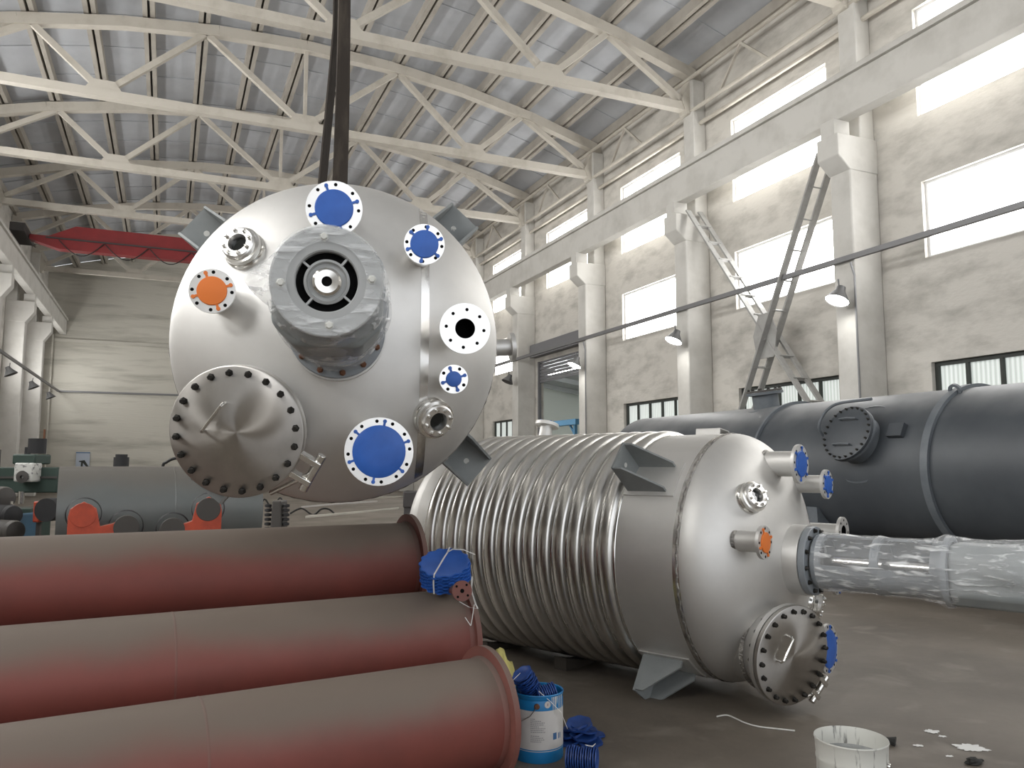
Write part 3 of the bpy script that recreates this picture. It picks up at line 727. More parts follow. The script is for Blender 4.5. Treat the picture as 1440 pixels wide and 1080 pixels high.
# ================================================================== DARK STORAGE VESSEL
dv = Vector((math.sin(math.radians(-1)), math.cos(math.radians(-1)), 0)); RV = 1.13
cV = Vector((10.333, 7.462, 1.56)); TV = axes(cV, Vector((0,0,1)).cross(dv), (0,0,1), dv)     # local x faces the hall
root = empty('storage_vessel', TV); tag(root, 'long dark grey painted storage vessel lying behind the lying stainless vessel', 'vessel')
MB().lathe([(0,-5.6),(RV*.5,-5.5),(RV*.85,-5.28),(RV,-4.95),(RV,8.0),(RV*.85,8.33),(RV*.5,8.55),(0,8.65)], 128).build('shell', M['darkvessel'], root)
for z_, w_ in ((0.0,.11),(3.3,.05)):
    MB().lathe([(RV+.001,z_-w_/2),(RV+.05,z_-w_/2),(RV+.05,z_+w_/2),(RV+.001,z_+w_/2)], 128).build('stiffening_ring', M['darkfit'], root)
ca, sa = math.cos(math.radians(22)), math.sin(math.radians(22))
Tm = along((RV*ca, RV*sa, 1.15), (ca, sa, 0), (0,1,0))
o = MB().lathe([(.36,-.15),(.36,.16),(.42,.165),(.42,.205),(.3,.205)], 48).build('manway', M['darkfit'], root, Tm)
MB().lathe([(0,.212),(.42,.212),(.42,.25),(.41,.255),(0,.255)], 48).build('manway_cover', M['darkvessel'], o)
bl = MB(); bl.lathe([(0,-.10),(.016,-.10),(.016,-.085),(.010,-.084),(.010,0),(.018,.001),(.018,.02),(.011,.022),(.011,.04),(0,.04)], 8)
bl = bl.build('bolt', M['blackbolt'], o); ring_of(bl, None, .388, 24, o, .252)
for s_ in (-1, 1):
    MB().tube([(-.15,.2*s_,.255),(-.15,.2*s_,.31),(.0,.2*s_,.33),(.15,.2*s_,.31),(.15,.2*s_,.255)], .011, 8).build('handle', M['darkfit'], o)
MB().tube([(-.52,-.02,.10),(-.50,.08,.30),(-.42,.26,.36),(-.30,.38,.37),(-.15,.43,.37),(.10,.45,.36),(.38,.47,.33)], .022, 10, curve=5).build('davit_arm', M['darkfit'], o)
MB().lathe([(.60,-.20),(.62,-.17),(.60,-.15)], 48).build('pad_ring', M['darkfit'], o)
an = math.radians(82); Tn = along((RV*math.cos(an), RV*math.sin(an), 4.0), (math.cos(an), math.sin(an), 0), (0,0,1))
o = MB().lathe([(.235,-.08),(.235,.22),(.33,.235),(.33,.28),(.2,.28)], 40).build('top_nozzle', M['darkfit'], root, Tn)
MB().lathe([(0,.284),(.32,.284),(.32,.315),(.31,.32),(0,.32)], 40).build('blind_cover', M['iron'], o)
bl = bolt_mesh(.018,.03).build('bolt', M['blackbolt'], o); ring_of(bl, None, .285, 12, o, .32)
MB().lathe([(.25,-.10),(.36,-.08),(.36,-.05),(.235,-.02)], 32).build('pad_ring', M['darkfit'], o)
al = math.radians(26)
MB().box((RV+.03,0,0),(.09,.2,.24), Rz(al) @ Tr(0,.02,.50)).build('name_plate_bracket', M['darkvessel'], root, smooth=0)
MB().lathe([(.05,0),(.09,0),(.09,.04),(.05,.04),(.05,0)], 20, Rz(math.radians(66)) @ Tr(RV+.05,0,-.02) @ Matrix.Rotation(PI/2,4,'X')).build('lifting_eye', M['darkfit'], root)
for z_ in (-3.0, 2.2, 6.2):
    k = MB(); k.prism([(-.95,-1.55),(.95,-1.55),(1.0,-.6)]+[(1.1*math.cos(math.radians(a)),1.1*math.sin(math.radians(a))) for a in (-34,-50,-70,-90,-110,-130,-146)]+[(-1.0,-.6)], .3, Tr(0,0,z_))
    k.build('saddle', M['darkfit'], root, smooth=0)

# ================================================================== RED FLANGED PIPES
def pipe(top, depth, r, rf, yaw, L, label, extra=None):
    p = at(*top, depth); cz = p.z-r
    dd = Vector((math.sin(yaw), math.cos(yaw), 0)); T = axes((p.x, p.y, cz), Vector((0,0,1)).cross(dd), (0,0,1), dd)
    root = empty('flanged_pipe', T); tag(root, label, 'pipe', 'red flanged pipes')
    MB().lathe([(r-.012,.03),(r-.012,-.3),(0,-.3)], 72).lathe([(r,-L),(r,-L*.5),(r,-.0)], 96).build('pipe_body', M['redpipe'], root)
    MB().lathe([(r-.012,0),(rf,0),(rf,.032),(r-.012,.032),(r-.012,0)], 96).build('flange', M['redflange'], root)
    MB().lathe([(r-.012,-L),(rf,-L),(rf,-L-.032),(r-.012,-L-.032)], 64).build('flange', M['redflange'], root)
    MB().lathe([(r+.0005,-.028),(r+.009,-.006),(r+.009,0)], 96).build('weld_bead', M['redflange'], root)
    return root, T
p1, T1 = pipe((572,735), 5.6, .285, .345, math.radians(85.5), 4.6, 'red oxide painted pipe, topmost and rearmost of the three at lower left')
p2, T2 = pipe((640,829), 4.9, .285, .325, math.radians(85), 4.8, 'red oxide painted pipe, middle of the three, with the blue cover stack on its end')
p3, T3 = pipe((680,926), 4.2, .275, .335, math.radians(83), 4.8, 'red oxide painted pipe, lowest and nearest of the three at the photo bottom')
for rt, zz, r in ((p2,-1.62,.285),(p3,-1.42,.275)):
    MB().lathe([(r+.0003,zz-.006),(r+.0014,zz-.002),(r+.0014,zz+.002),(r+.0003,zz+.006)], 96).build('weld_seam', M['redflange'], rt)
MB().tube([(.0,-.2,-.06),(-.05,-.33,-.07)], .018, 8).build('stub_leg', M['redflange'], p3)
# small side branch on the middle pipe
Tb = axes((0,0,0),(1,0,0),(0,1,0),(0,0,1))
pb = T2.inverted() @ at(650, 831, 4.44)
dirb = (T2.inverted().to_3x3() @ Vector((-.12,-.99,.12))).normalized()
Tn = along(pb, dirb, (0,1,0))
o = MB().lathe([(.026,-.40),(.026,-.016),(.057,-.015),(.057,.0),(.012,.0),(.012,-.05),(0,-.05)], 32).build('branch_nozzle', M['redflange'], p2, Tn)
h_ = MB().cyl(.007,-.001,.001,10).build('bolt_hole', M['dark'], o); ring_of(h_, None, .041, 4, o, 0, PI/4+.1)
MB().cyl(.012,-.002,-.001,16).build('bore', M['dark'], o)
# timber under the raised pipes
for T_, r, zs, lab in ((T1,.285,(-.75,-3.2),'rearmost red pipe'),(T2,.285,(-.42,-3.2),'middle red pipe')):
    for k, z_ in enumerate(zs):
        q = T_ @ Vector((0,0,z_)); h = q.z-r-.004; dd = T_.to_3x3() @ Vector((0,0,1))
        Tk = axes((q.x,q.y,0), dd.cross(Vector((0,0,1))), (0,0,1), -dd)
        b = MB().prism([(-.24,0),(.24,0),(.24,h+.05),(.19,h+.05),(.10,h-.002),(-.10,h-.002),(-.19,h+.05),(-.24,h+.05)], .14, axes((0,0,0),(1,0,0),(0,1,0),(0,0,1)))
        tag(b.build('timber_cradle', M['wood'], None, Tk, smooth=0), 'weathered timber cradle under the %s %s' % (lab, 'near its flange' if k == 0 else 'at its far left part'), 'cradle', 'timber cradles under the pipes')

# ================================================================== BLUE PLASTIC COVERS
def disc_cover(r, tabs=18, dish=.012, th=.007):
    b = MB(); n = tabs*4; prof = []
    vs = []; fs = []
    def rr(k): return r*(1.0 if (k % 4) in (0,1) else .93)
    rows = [[(.55*r,-dish)],[(.86*r,-.002)]]
    for row, (ra, za) in enumerate(((.5*r,-dish),(.84*r,-.003),(.9*r,0),(1,0),(1,-th),(.88*r,-th))):
        for k in range(n):
            a = 2*PI*k/n; q = rr(k) if ra == 1 else ra
            vs.append((q*math.cos(a), q*math.sin(a), za))
    c0_ = len(vs); vs.append((0,0,-dish*1.15))
    for j in range(5):
        for k in range(n):
            k2 = (k+1) % n; fs.append((j*n+k, j*n+k2, (j+1)*n+k2, (j+1)*n+k))
    for k in range(n): fs.append((k, c0_, (k+1) % n))
    return b.add(vs, fs)
def cover_stack(T, r, n, pitch, label, m='blue', tabs=14, strap=True, group='bundles of blue flange covers', jit=.004, fan=0.):
    root = empty('flange_cover_bundle', T); tag(root, label, 'covers', group)
    proto = disc_cover(r, tabs).build('flange_cover', M[m], root)
    for k in range(n):
        Tk = Tr(random.uniform(-jit,jit)+fan*k, random.uniform(-jit,jit), pitch*(k+1)) @ Rz(random.choice((0,.02,-.02,.05))+ (PI/tabs if k % 2 else 0))
        if k == 0: proto.matrix_local = Tk
        else: dup(proto, Tk, root)
    H = pitch*(n+.2)
    if strap:
        q = r*1.02
        MB().ribbon([(-q*.75,-q*.70,.01),(-q*.74,-q*.69,H*.7),(-q*.66,-q*.6,H+.004),(0,.02,H+.012),(q*.30,q*.45,H+.012),(q*.55,q*.86,H+.0)], .009, [(.7,-.7,0)]*6, .002).build('strap', M['white_strap'], root)
        MB().ribbon([(q*.30,q*.45,H+.014),(q*.5,q*.40,H+.03),(q*.85,q*.18,H+.03),(q*1.25,q*-.05,H-.005)], .009, [(.2,.9,0)]*4, .002).build('strap_tail', M['white_strap'], root)
    return root
# stack tied on the middle pipe
q2 = at(626, 801, 4.78)
zax = Vector((-.20,-.42,.90)).normalized()
Ts = along(q2-zax*.075, zax, (0,1,0))
st = cover_stack(Ts, .155, 11, .0115, 'round stack of blue plastic flange covers strapped on top of the middle red pipe')
iv = Ts.inverted()
MB().ribbon([iv @ at(px,py,4.5) for px,py in ((664,811),(663,830),(669,850),(672,856),(660,854),(646,846))], .008, [iv.to_3x3() @ _R]*6, .002).build('strap_tail', M['white_strap'], st)
MB().ribbon([iv @ at(px,py,4.5) for px,py in ((667,850),(664,870),(662,880),(654,868))], .005, [iv.to_3x3() @ _R]*4, .0015).build('strap_tail', M['white_strap'], st)
E_ = None

# paint pail with two bundles
pc = floor_at(757, 1062)
root = empty('paint_pail', Tr(pc.x, pc.y, 0) @ Rz(-.1)); tag(root, 'open blue and white metal paint pail beside the lowest red pipe', 'pail')
RP, HP = .138, .355
MB().lathe([(0,.004),(RP-.006,.004),(RP-.004,0),(RP,.006),(RP,.062)], 56).lathe([(RP,.275),(RP,.318),(RP-.004,.326),(RP,.334),(RP+.001,HP-.008),(RP+.005,HP-.004),(RP+.002,HP+.002),(RP-.004,HP-.002),(RP-.005,.05),(0,.03)], 56).build('pail_body', M['pailblue'], root)
MB().lathe([(RP,.062),(RP+.0003,.07),(RP+.0003,.27),(RP,.275)], 56).build('label', M['pailwhite'], root)
dirc = math.atan2(-pc.y, -pc.x)+.1             # towards the camera in pail space
def on_pail(a, z, r=RP+.0012): return Vector((r*math.cos(dirc+a), r*math.sin(dirc+a), z))
MB().lathe([(RP+.0008,.0660),(RP+.0009,.069),(RP+.0008,.072)], 56).build('label_stripe', M['pailblue'], root)
ink = MB(); zz = .232
for k, L_ in enumerate((.18,.40,.52,.50,.30,.54,.48,.54,.0,.34,.50,.54,.42)):
    a0_ = -.30
    while a0_ < -.30+L_:
        w_ = random.uniform(.03,.07)
        ink.add([on_pail(a0_,zz),on_pail(a0_+w_,zz),on_pail(a0_+w_,zz+.0042),on_pail(a0_,zz+.0042)], [(0,1,2,3)]); a0_ += w_+.018
    zz -= .0098
ink.build('label_text', M['ink'], root, smooth=0)
lg = MB()
lg.add([on_pail(.62,.12),on_pail(.80,.12),on_pail(.80,.155),on_pail(.62,.155)], [(0,1,2,3)])
for a0_ in (.90,1.0): lg.add([on_pail(a0_,.12),on_pail(a0_+.05,.12),on_pail(a0_+.05,.15),on_pail(a0_,.15)], [(0,1,2,3)])
lg.build('label_mark', M['inkblue'], root, smooth=0)
TT = along(on_pail(.38,.308,RP+.001), on_pail(.38,0,1), (0,0,1))
MB().lathe([(0,0),(.018,0),(.018,.0008),(0,.0008)], 20, TT).build('round_sticker', M['pailwhite'], root)
MB().box((0,0,.0012),(.003,.014,.0006),TT).build('sticker_mark', M['crane'], root, smooth=0)
TE = along(on_pail(-.05,.300,RP), on_pail(-.05,0,1), (0,0,1))
MB().lathe([(0,.012),(.012,.010),(.016,.0),(.016,-.002)], 16, TE).build('handle_ear', M['rust'], root)
MB().tube([on_pail(-.05,.300,RP+.012),on_pail(-.3,.25,RP+.012),on_pail(-.7,.215,RP+.013),on_pail(-1.2,.20,RP+.013),on_pail(-1.8,.21,RP+.013),on_pail(-2.5,.25,RP+.013),on_pail(-3.1,.30,RP+.012)], .002, 6).build('wire_handle', M['wire'], root)
dr = MB()
for k in range(9):
    a = .55+k*.075+random.uniform(-.02,.02); L_ = random.uniform(.04,.20); w_ = random.uniform(.008,.03)
    dr.add([on_pail(a-w_,HP-.01,RP+.0022),on_pail(a+w_,HP-.01,RP+.0022),on_pail(a+w_*.4,HP-L_,RP+.0018),on_pail(a,HP-L_-.012,RP+.0018),on_pail(a-w_*.5,HP-L_,RP+.0018)], [(0,1,2,3,4)])
dr.build('paint_drip', M['drip'], root)
TP = root.matrix_world.copy()
rt_, fw_ = _R.copy(), Vector((_F.x,_F.y,0)).normalized()
def bundle(pos, ax, r, n, pitch, label, **kw):
    ax = Vector(ax).normalized(); Tb_ = along(Vector(pos)-ax*(pitch*n/2), ax, (0,1,0))
    return cover_stack(Tb_, r, n, pitch, label, **kw)
P0 = Vector((pc.x,pc.y,0))
bundle(P0-rt_*.055+fw_*.015+Vector((0,0,.375)), rt_*-.45+fw_*-.35+Vector((0,0,.8)), .062, 13, .0125, 'tall dark blue bundle of small flange covers leaning out of the blue and white pail', m='bluedark', tabs=7, strap=False)
bundle(P0+rt_*.045-fw_*.02+Vector((0,0,.335)), rt_*.85+fw_*.2+Vector((0,0,.25)), .050, 9, .012, 'smaller blue bundle of flange covers lying in the mouth of the pail', m='bluedark', tabs=7, strap=False)
MB().ribbon([P0+rt_*.0+fw_*-.10+Vector((0,0,.372)),P0+rt_*.06+fw_*-.14+Vector((0,0,.33)),P0+rt_*.12+fw_*-.13+Vector((0,0,.27)),P0+rt_*.155+fw_*-.12+Vector((0,0,.18))], .008, [fw_]*4, .002).build('packing_strap', M['white_strap'])
o = bpy.data.objects['packing_strap']; tag(o, 'pale loose packing strap hanging over the rim of the blue and white pail', 'strap')
MB().ribbon([P0-rt_*.10-fw_*.03+Vector((0,0,.45)),P0-rt_*.14-fw_*.06+Vector((0,0,.42)),P0-rt_*.155-fw_*.08+Vector((0,0,.35))], .008, [fw_]*3, .002).build('packing_strap', M['white_strap'])
o = bpy.data.objects['packing_strap.001']; tag(o, 'pale packing strap on the left of the dark blue cover bundle in the pail', 'strap')
# heap of loose covers on the floor
hc = floor_at(815, 1040)
heap = [(0.2,.095,.022,.10),(1.8,.085,.022,.08),(3.4,.10,.022,.12),(4.9,.09,.022,.10),(1.0,.055,.046,.16),(2.9,.05,.046,.20),(4.6,.055,.048,.14),(5.8,.03,.070,.18),(2.2,.03,.074,.26),(3.9,.01,.096,.30)]
for a, rr_, zz, tl in heap:
    ax = Vector((math.cos(a)*math.sin(tl), math.sin(a)*math.sin(tl), math.cos(tl)))
    T_ = along((hc.x+rr_*math.cos(a), hc.y+rr_*math.sin(a), zz), ax, (0,1,0))
    o = disc_cover(.08, 7, .014, .012).build('flange_cover', M['bluedark'], None, T_)
    tag(o, 'dark blue plastic flange cover in the loose heap beside the pail', 'cover', 'loose heap of blue covers on the floor')
fb = floor_at(818, 1083)
bundle((fb.x,fb.y,.062), rt_*.95-fw_*.25, .060, 13, .013, 'blue cover bundle with white tie lying on the floor at the bottom photo edge', m='bluedark', tabs=7, strap=False)
b_ = [o for o in C.objects if o.get('label','').startswith('blue cover bundle with white tie')][0]
MB().ribbon([b_.matrix_world.inverted() @ (Vector((fb.x,fb.y,0))+v) for v in (rt_*.02+Vector((0,0,.128)), rt_*.055-fw_*.03+Vector((0,0,.13)), rt_*.075+Vector((0,0,.135)))], .010, [b_.matrix_world.inverted().to_3x3() @ fw_]*3, .002).build('tie', M['white_strap'], b_)

def blob(center, sx, sy, sz, m, name, label, cat, rough=.35, seed=0, T=None, lo=None):
    b = MB(); n, mm = 28, 16; vs = []; fs = []
    for j in range(mm+1):
        t = PI*j/mm
        for k in range(n):
            a = 2*PI*k/n; v = Vector((math.sin(t)*math.cos(a), math.sin(t)*math.sin(a), math.cos(t)))
            f_ = 1+rough*noise.noise(v*1.8+Vector((seed,0,0)))+.4*rough*noise.noise(v*5+Vector((seed,3,0)))
            q = Vector((v.x*sx*f_, v.y*sy*f_, v.z*sz*f_))
            if lo is not None: q.z = max(q.z, lo)
            vs.append(q)
    for j in range(mm):
        for k in range(n): fs.append((j*n+k, j*n+(k+1)%n, (j+1)*n+(k+1)%n, (j+1)*n+k))
    b.add(vs, fs)
    Tm_ = Tr(*center) if T is None else T
    o = b.build(name, m, None, Tm_, smooth=70); tag(o, label, cat); return o
yc = at(706, 942, 4.78)
blob((yc.x,yc.y,yc.z-.16), .085,.085,.26, M['yellow'], 'yellow_bag', 'crumpled yellow bag standing behind the flange of the lowest red pipe', 'bag', .28, 4)

# white pail at the bottom edge
wc = at(1196.5, 1037, 3.62)
root = empty('white_pail', Tr(wc.x, wc.y, 0)); tag(root, 'open white paint-streaked pail holding grey paint at the bottom right', 'pail')
hw = wc.z; rw = .158
MB().lathe([(0,0),(rw*.93,0),(rw*.95,.01),(rw*.97,hw*.72),(rw*.985,hw*.74),(rw*.985,hw*.77),(rw*.975,hw*.79),(rw*1.0,hw-.01),(rw*1.02,hw-.004),(rw*1.01,hw+.002),(rw*.985,hw-.006),(rw*.95,hw*.7),(0,hw*.7)], 64).build('pail_body', M['pail2'], root)
MB().lathe([(0,hw-.085),(rw*.90,hw-.085),(rw*.955,hw-.075)], 48).build('paint', M['paintgrey'], root)
dirc2 = math.atan2(-wc.y, -wc.x)+1.25
TE = along((rw*.985*math.cos(dirc2), rw*.985*math.sin(dirc2), hw-.09), (math.cos(dirc2), math.sin(dirc2), 0), (0,0,1))
MB().lathe([(0,.012),(.010,.012),(.014,.006),(.016,0)], 16, TE).build('handle_ear', M['polish'], root)
bp_ = floor_at(1250, 1047)
o = MB().tube([bp_+Vector((-.06,.06,.03)), bp_+Vector((-.0,.0,.025)), bp_+Vector((.02,-.03,.02))], .012, 8, [.008,.016,.03]).build('paint_brush', M['cloth']); tag(o, 'black paint brush head lying right behind the white pail', 'brush')
# splashes of white paint
def splash(px, py, L_, W_, seed, label, m='spill'):
    c_ = floor_at(px, py); b = MB(); n = 40; vs = []
    for k in range(n):
        a = 2*PI*k/n; f_ = .62+.75*abs(noise.noise(Vector((math.cos(a)*1.6+seed, math.sin(a)*1.6, seed))))+.28*noise.noise(Vector((math.cos(a)*5, math.sin(a)*5, seed)))
        vs.append(c_+rt_*(L_*f_*math.cos(a))+fw_*(W_*f_*math.sin(a))+Vector((0,0,.003)))
    vs.append(c_+Vector((0,0,.006)))
    b.add(vs, [(k,(k+1)%n,n) for k in range(n)])
    o = b.build('paint_splash', M[m]); tag(o, label, 'paint splash', 'white paint splashes on the floor'); return o
splash(1366,1052,.105,.075,1.3,'largest white paint splash on the floor right of the white pail')
splash(1309,1029,.05,.045,4.1,'white paint splash on the floor farthest behind the white pail')
splash(1326,1036,.03,.02,7.7,'small white paint dab between the two larger floor splashes')
splash(1292,1049,.035,.02,9.2,'small white paint dab on the floor nearest the white pail')
splash(1335,1064,.026,.018,2.2,'small white paint dab below the largest floor splash')
blob(tuple(floor_at(1370,1074)+Vector((0,0,.012))), .05,.03,.018, M['cloth'], 'dark_rag', 'small crumpled dark rag by the white paint splashes', 'rag', .6, 8, lo=-.012)
# white string on the floor
pts = [floor_at(px,py)+Vector((0,0,.006)) for px,py in ((1008,1009),(1022,1007),(1035,1012),(1048,1018),(1066,1023),(1090,1026),(1118,1029))]
tag(MB().tube(pts, .005, 6, curve=5).build('string', M['drip']), 'pale string lying on the floor before the lying vessel', 'string')

# ================================================================== FAR LEFT: SHELL, ROTATORS, MACHINES
a_ = at(84, 655, 11.3); b_ = at(360, 655, 12.6); RS = .66
dS = Vector((b_.x-a_.x, b_.y-a_.y, 0)); LS = dS.length; dS.normalize()
TS = axes((a_.x,a_.y,.93), Vector((0,0,1)).cross(dS), (0,0,1), dS)
root = empty('steel_shell', TS); tag(root, 'grey painted steel cylinder shell lying crosswise behind the red pipes', 'shell')
MB().lathe([(RS-.02,0),(RS,0),(RS,LS*.5),(RS,LS),(RS-.02,LS),(RS-.02,0)], 96).build('shell_plate', M['greyshell'], root)
MB().lathe([(RS+.0005,LS*.55-.01),(RS+.004,LS*.55),(RS+.0005,LS*.55+.01)], 96).build('weld_seam', M['greyshell'], root)
for z_ in (.5, LS-.5):
    MB().prism([(-.5,-.93),(.5,-.93),(.5,-.55),(.38,-.52),(.2,-.65),(-.2,-.65),(-.38,-.52),(-.5,-.55)], .15, Tr(0,0,z_)).build('saddle', M['iron'], root, smooth=0)
def rotator(px_hi, px_lo, depth, label):
    H = at(*px_hi, depth); L_ = at(*px_lo, depth); sg = 1 if L_.x > H.x else -1
    vz = Vector((-(H.x+L_.x), -(H.y+L_.y), 0)).normalized(); vx = Vector((0,0,1)).cross(vz); T = axes((H.x, H.y, 0), vx, (0,0,1), vz); root = empty('roller_bogie', T); tag(root, label, 'roller stand', 'red roller bogies')
    hz_, dx, lz = H.z, (L_-H).dot(vx), L_.z
    body = [(-.17*sg,hz_-.02),(-.15*sg,hz_+.08),(0,hz_+.17),(.15*sg,hz_+.08),(.2*sg,hz_-.15),(.36*sg,lz+.06),(dx*.85,lz+.13),(dx+.10*sg,lz+.10),(dx+.13*sg,lz-.05),(dx,lz-.2),(.3*sg,.25),(.3*sg,.12),(-.17*sg,.12)]
    MB().prism(body if sg < 0 else body[::-1], .16, Tr(0,0,.0)).build('side_plate', M['orangered'], root, smooth=0, bevel=.008)
    for x, z, nm in ((0,hz_,'hi'),(dx,lz,'lo')):
        o = MB().lathe([(.205,-.3),(.215,-.28),(.215,-.10),(.205,-.08)], 40).build('roller', M['rubber'], root, Tr(x,z,0))
        MB().lathe([(0,.085),(.15,.085),(.155,.08),(.155,.0)], 36).build('roller_hub', M['orangered'] if (nm == 'hi' and sg > 0) else M['iron'], o)
    MB().box((dx*.4,.06,-.1),(abs(dx)+.5,.12,.5)).build('base_beam', M['iron'], root, smooth=0)
rotator((117,724),(178,743),10.2,'red roller bogie at left, its high roller on the left')
rotator((293,716),(243,743),10.7,'red roller bogie at right, its high roller on the right')
# black ribbed roller right of the shell
rp_ = at(392, 725, 10.6)
root = empty('ribbed_roller', axes((rp_.x,rp_.y,0), rt_, -fw_, (0,0,-1)) @ Matrix.Rotation(PI,4,'X')); root.matrix_world = Tr(rp_.x,rp_.y,0) @ Matrix.Rotation(math.atan2(rt_.y,rt_.x),4,'Z')
tag(root, 'black ribbed rubber roller on a grey stand right of the grey shell', 'roller')
MB().prism([(-.11,.0),(.11,.0),(.07,1.14),(-.05,1.14)], .3, axes((0,0,0),(1,0,0),(0,0,1),(0,-1,0))).build('stand', M['iron'], root, smooth=0, bevel=.02)
for s_ in (-.12,.12):
    g = MB()
    for k in range(13): g.lathe([(.02,.35+.06*k-.022),(.045,.35+.06*k-.015),(.045,.35+.06*k+.015),(.02,.35+.06*k+.022)], 14)
    g.build('rubber_rib', M['rubber'], root, Tr(s_,-.08,0))
# thin cable tangle right of the shell
for k, (pp, lab) in enumerate((([(362,722),(372,702),(384,718),(394,700),(404,722)],'thin black cable looping on a rack right of the grey shell'),([(408,722),(424,715),(440,724),(452,716),(462,716),(470,722)],'thin black cable looping on the floor beyond the black roller'))):
    tag(MB().tube([at(x,y,26.2) for x,y in pp], .03, 6, curve=8).build('cable', M['cord']), lab, 'cable')
cp = [at(x,y,16) for x,y in ((224,766),(226,690),(229,656),(234,650),(244,645),(256,644))]
tag(MB().tube(cp, .03, 6, curve=6).build('cable', M['cord']), 'black cable arching above the grey shell by the manhole cover', 'cable')

# radial drill with column, arm and head
m0 = at(52, 655, 14.5); yr = Rz(math.atan2(rt_.y, rt_.x))
root = empty('radial_drill', Tr(m0.x,m0.y,0) @ yr); tag(root, 'dark green radial drilling machine left of the grey shell', 'machine')
k_ = 14.5/1110
def mx(px): return (px-52)*k_
def mz(py): return 1.6+(655-py)*k_
MB().box((mx(15),0,(mz(657)+mz(692))/2),(150*k_,.38,35*k_)).build('arm', M['green'], root, bevel=.02)
MB().box((mx(15),-.2,mz(671)),(150*k_,.03,.04)).build('arm_rail', M['iron'], root, smooth=0)
MB().box((mx(50),-.12,mz(646)),(32*k_,.5,14*k_)).box((mx(38),-.1,mz(650)),(10*k_,.4,10*k_)).build('head_gearbox', M['green'], root, bevel=.03)
MB().box((mx(54),-.3,mz(664)),(26*k_,.3,26*k_)).build('spindle_head', M['machinelight'], root, bevel=.03)
MB().lathe([(.03,0),(.10,0),(.11,.03),(.03,.04)], 20, Tr(mx(55),-.46,mz(670)) @ Matrix.Rotation(PI/2,4,'X')).build('hand_wheel', M['iron'], root)
MB().cyl(.15,mz(638),mz(617),20,Tr(mx(53),-.05,0)).build('feed_motor', M['rubber'], root)
MB().cyl(.05,mz(640),mz(629),14,Tr(mx(40),-.05,0)).build('lubricator', M['rubber'], root)
MB().cyl(.018,mz(630),mz(604),8,Tr(mx(62),-.05,0)).build('limit_rod', M['rust'], root)
MB().cyl(.05,mz(690),mz(707),16,Tr(mx(46),-.28,0)).build('spindle', M['polish'], root)
MB().cyl(.28,0,mz(655)+.3,32,Tr(mx(-30),.1,0)).build('column', M['iron'], root)
MB().box((mx(10),0,.12),(2.6,1.2,.24)).box((mx(48),-.2,(.24+mz(712))/2),(.62,.62,mz(712)-.24)).build('base', M['green'], root, bevel=.02)
# clutter around the machine
def thing_box(name, px, py, depth, w, h, dpt, m, label, cat, bev=.02):
    p = at(px, py, depth); o = MB().box((0,0,h/2),(w,dpt,h)).build(name, m, None, Tr(p.x,p.y,0) @ yr, bevel=bev); tag(o, label, cat); return o
o = thing_box('machine_cabinet', 34, 735, 13.2, .14, mz(712)-.05, .7, M['bluepanel'], 'narrow blue machine cabinet below the radial drill', 'cabinet')
MB().box((0,-.36,.9),(.03,.02,.25)).build('cabinet_handle', M['polish'], o, smooth=0)
p = at(56, 715, 13.0)
root = empty('hose_reel', Tr(p.x,p.y,0) @ yr); tag(root, 'orange red hose reel stand beneath the radial drill', 'reel')
MB().box((0,0,p.z-.05),(.11,.2,.34)).build('guard', M['orangered'], root, bevel=.02)
MB().cyl(.19,-.12,.12,24,Tr(.17,0,p.z-.02) @ Matrix.Rotation(PI/2,4,'X')).build('reel', M['rubber'], root)
MB().box((0,0,(p.z-.2)/2),(.06,.06,p.z-.2)).box((0,0,.02),(.5,.4,.04)).build('stand', M['iron'], root, smooth=0)
def drum(px, py, depth, r, ln, m, label, name='motor_drum'):
    p = at(px, py, depth); root = empty(name, Tr(p.x,p.y,0) @ yr); tag(root, label, 'motor', 'dark motors beside the drill')
    T_ = Tr(0,0,p.z) @ Matrix.Rotation(PI/2,4,'Y') @ Matrix.Rotation(.5,4,'X')
    b = MB(); b.lathe([(0,-ln/2),(r*.5,-ln/2),(r*.55,-ln/2+.02),(r*.92,-ln/2+.03),(r,-ln/2+.08)]+[(r*(1 if k%2 else .94), -ln/2+.1+(ln-.2)*k/15) for k in range(16)]+[(r,ln/2-.08),(r*.9,ln/2-.03),(r*.4,ln/2),(0,ln/2)], 32, T_); b.build('casing', m, root)
    MB().box((0,0,(p.z-r*.8)/2),(ln*.6,r*1.1,p.z-r*.8)).build('pedestal', M['iron'], root, bevel=.02)
drum(-4, 700, 13.2, .19, .55, M['iron'], 'grey motor at the left photo edge under the drill arm')
drum(8, 724, 12.6, .16, .5, M['rubber'], 'black motor at the left photo edge below the grey motor')
drum(10, 746, 11.4, .15, .5, M['iron'], 'lowest dusty motor at the left photo edge above the red pipe')
for k, (pp, lab) in enumerate((([(36,741),(60,738),(85,731)],'loose pale timber lath on the floor left of the grey shell, upper one'),([(40,746),(64,743),(88,737)],'loose pale timber lath on the floor left of the grey shell, lower one'))):
    pts = [floor_at(x, y+26)+Vector((0,0,.05)) for x, y in pp]
    tag(MB().ribbon(pts, .12, [fw_]*3, .05).build('timber_lath', M['wood']), lab, 'timber', 'loose laths left of the shell')
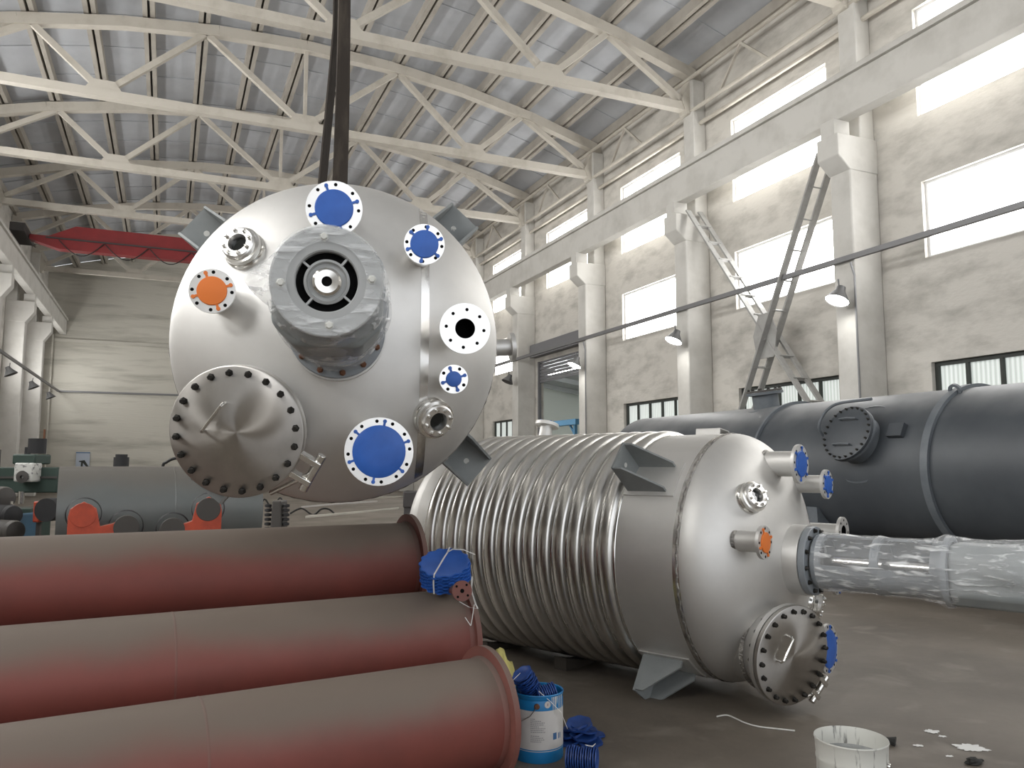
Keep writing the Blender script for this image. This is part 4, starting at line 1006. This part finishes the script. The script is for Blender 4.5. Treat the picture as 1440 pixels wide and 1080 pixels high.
for k, (pp, w_, lab) in enumerate((([(432,728),(500,722),(560,716)],.22,'pale board on the floor beyond the rearmost red pipe, nearest one'),([(425,714),(470,710),(530,706)],.18,'pale board on the floor beyond the rearmost red pipe, middle one'),([(505,702),(545,700),(566,699)],.15,'pale board on the floor beyond the rearmost red pipe, farthest one'))):
    pts = [floor_at(x, y)+Vector((0,0,.03+.0*k)) for x, y in pp]
    tag(MB().ribbon(pts, w_*2, [fw_]*3, .06).build('board', M['pailwhite' if k == 1 else 'plaster_back']), lab, 'board', 'pale boards on the far floor')
# dark upright gear unit behind the shell, sign on the back wall
p = at(170, 660, 15.5); root = empty('gear_unit', Tr(p.x,p.y,0) @ yr); tag(root, 'dark upright motor showing above the grey shell', 'motor')
MB().cyl(.14,1.2,1.6+12*15.5/1110,24).cyl(.11,1.6+12*15.5/1110,1.6+16*15.5/1110,20).build('motor', M['rubber'], root)
MB().box((0,0,.6),(.5,.5,1.2)).build('gearbox', M['iron'], root, bevel=.03)
p = at(104, 650, 44); sg_ = MB().box((0,0,0),(.75,.03,1.1)).build('wall_sign', M['poster'], None, Tr(p.x,YB-.05,p.z+.1), smooth=0); tag(sg_, 'pale blue sign board on the white back wall', 'sign')
MB().box((0,-.02,.5),(.78,.02,.05)).build('top_edge', M['inkblue'], sg_, smooth=0)
MB().prism([(-.2,0),(.1,.05),(.4,-.45),(.3,-.48),(.02,-.12),(.0,-.5),(-.1,-.5),(-.08,-.08),(-.2,-.05)], .02, axes((0,-.025,0),(1,0,0),(0,0,1),(0,-1,0))).build('sign_mark', M['frame'], sg_, smooth=0)
# dark machine between the hanging and the lying vessels
p = at(588, 712, 11.5); root = empty('dark_gantry', Tr(p.x,p.y,0) @ yr); tag(root, 'dark steel gantry standing behind the lying vessel and the rearmost red pipe', 'gantry')
hz2 = 1.6-(690-655)*11.5/1110
MB().box((-.14,0,hz2/2),(.10,.3,hz2)).build('post', M['cranedark'], root, bevel=.01)
MB().box((.42,0,hz2/2),(.10,.3,hz2)).build('post', M['cranedark'], root, bevel=.01)
MB().box((.15,0,hz2-.12),(.7,.34,.24)).build('head_beam', M['cranedark'], root, bevel=.02)
MB().box((.15,.05,hz2*.45),(.5,.2,hz2*.5)).build('housing', M['iron'], root, bevel=.02)

# ================================================================== LIGHT
w = bpy.data.worlds.new('sky'); bpy.context.scene.world = w; w.use_nodes = True
N = w.node_tree.nodes; L = w.node_tree.links; bg = N['Background']; bg.inputs['Color'].default_value = (.93,.96,1,1); bg.inputs['Strength'].default_value = 1.7
def area(name, loc, rot, sx, sy, e, col=(1,1,1)):
    l = bpy.data.lights.new(name, 'AREA'); l.shape = 'RECTANGLE'; l.size = sx; l.size_y = sy; l.energy = e; l.color = col
    o = bpy.data.objects.new(name, l); C.objects.link(o); o.location = loc; o.rotation_euler = rot; return o
vs_ = bpy.context.scene.view_settings; vs_.view_transform = 'Standard'; vs_.look = 'None'; vs_.exposure = 0.; vs_.gamma = 1.
bpy.context.scene.cycles.max_bounces = 7; bpy.context.scene.cycles.diffuse_bounces = 4; bpy.context.scene.cycles.transparent_max_bounces = 12
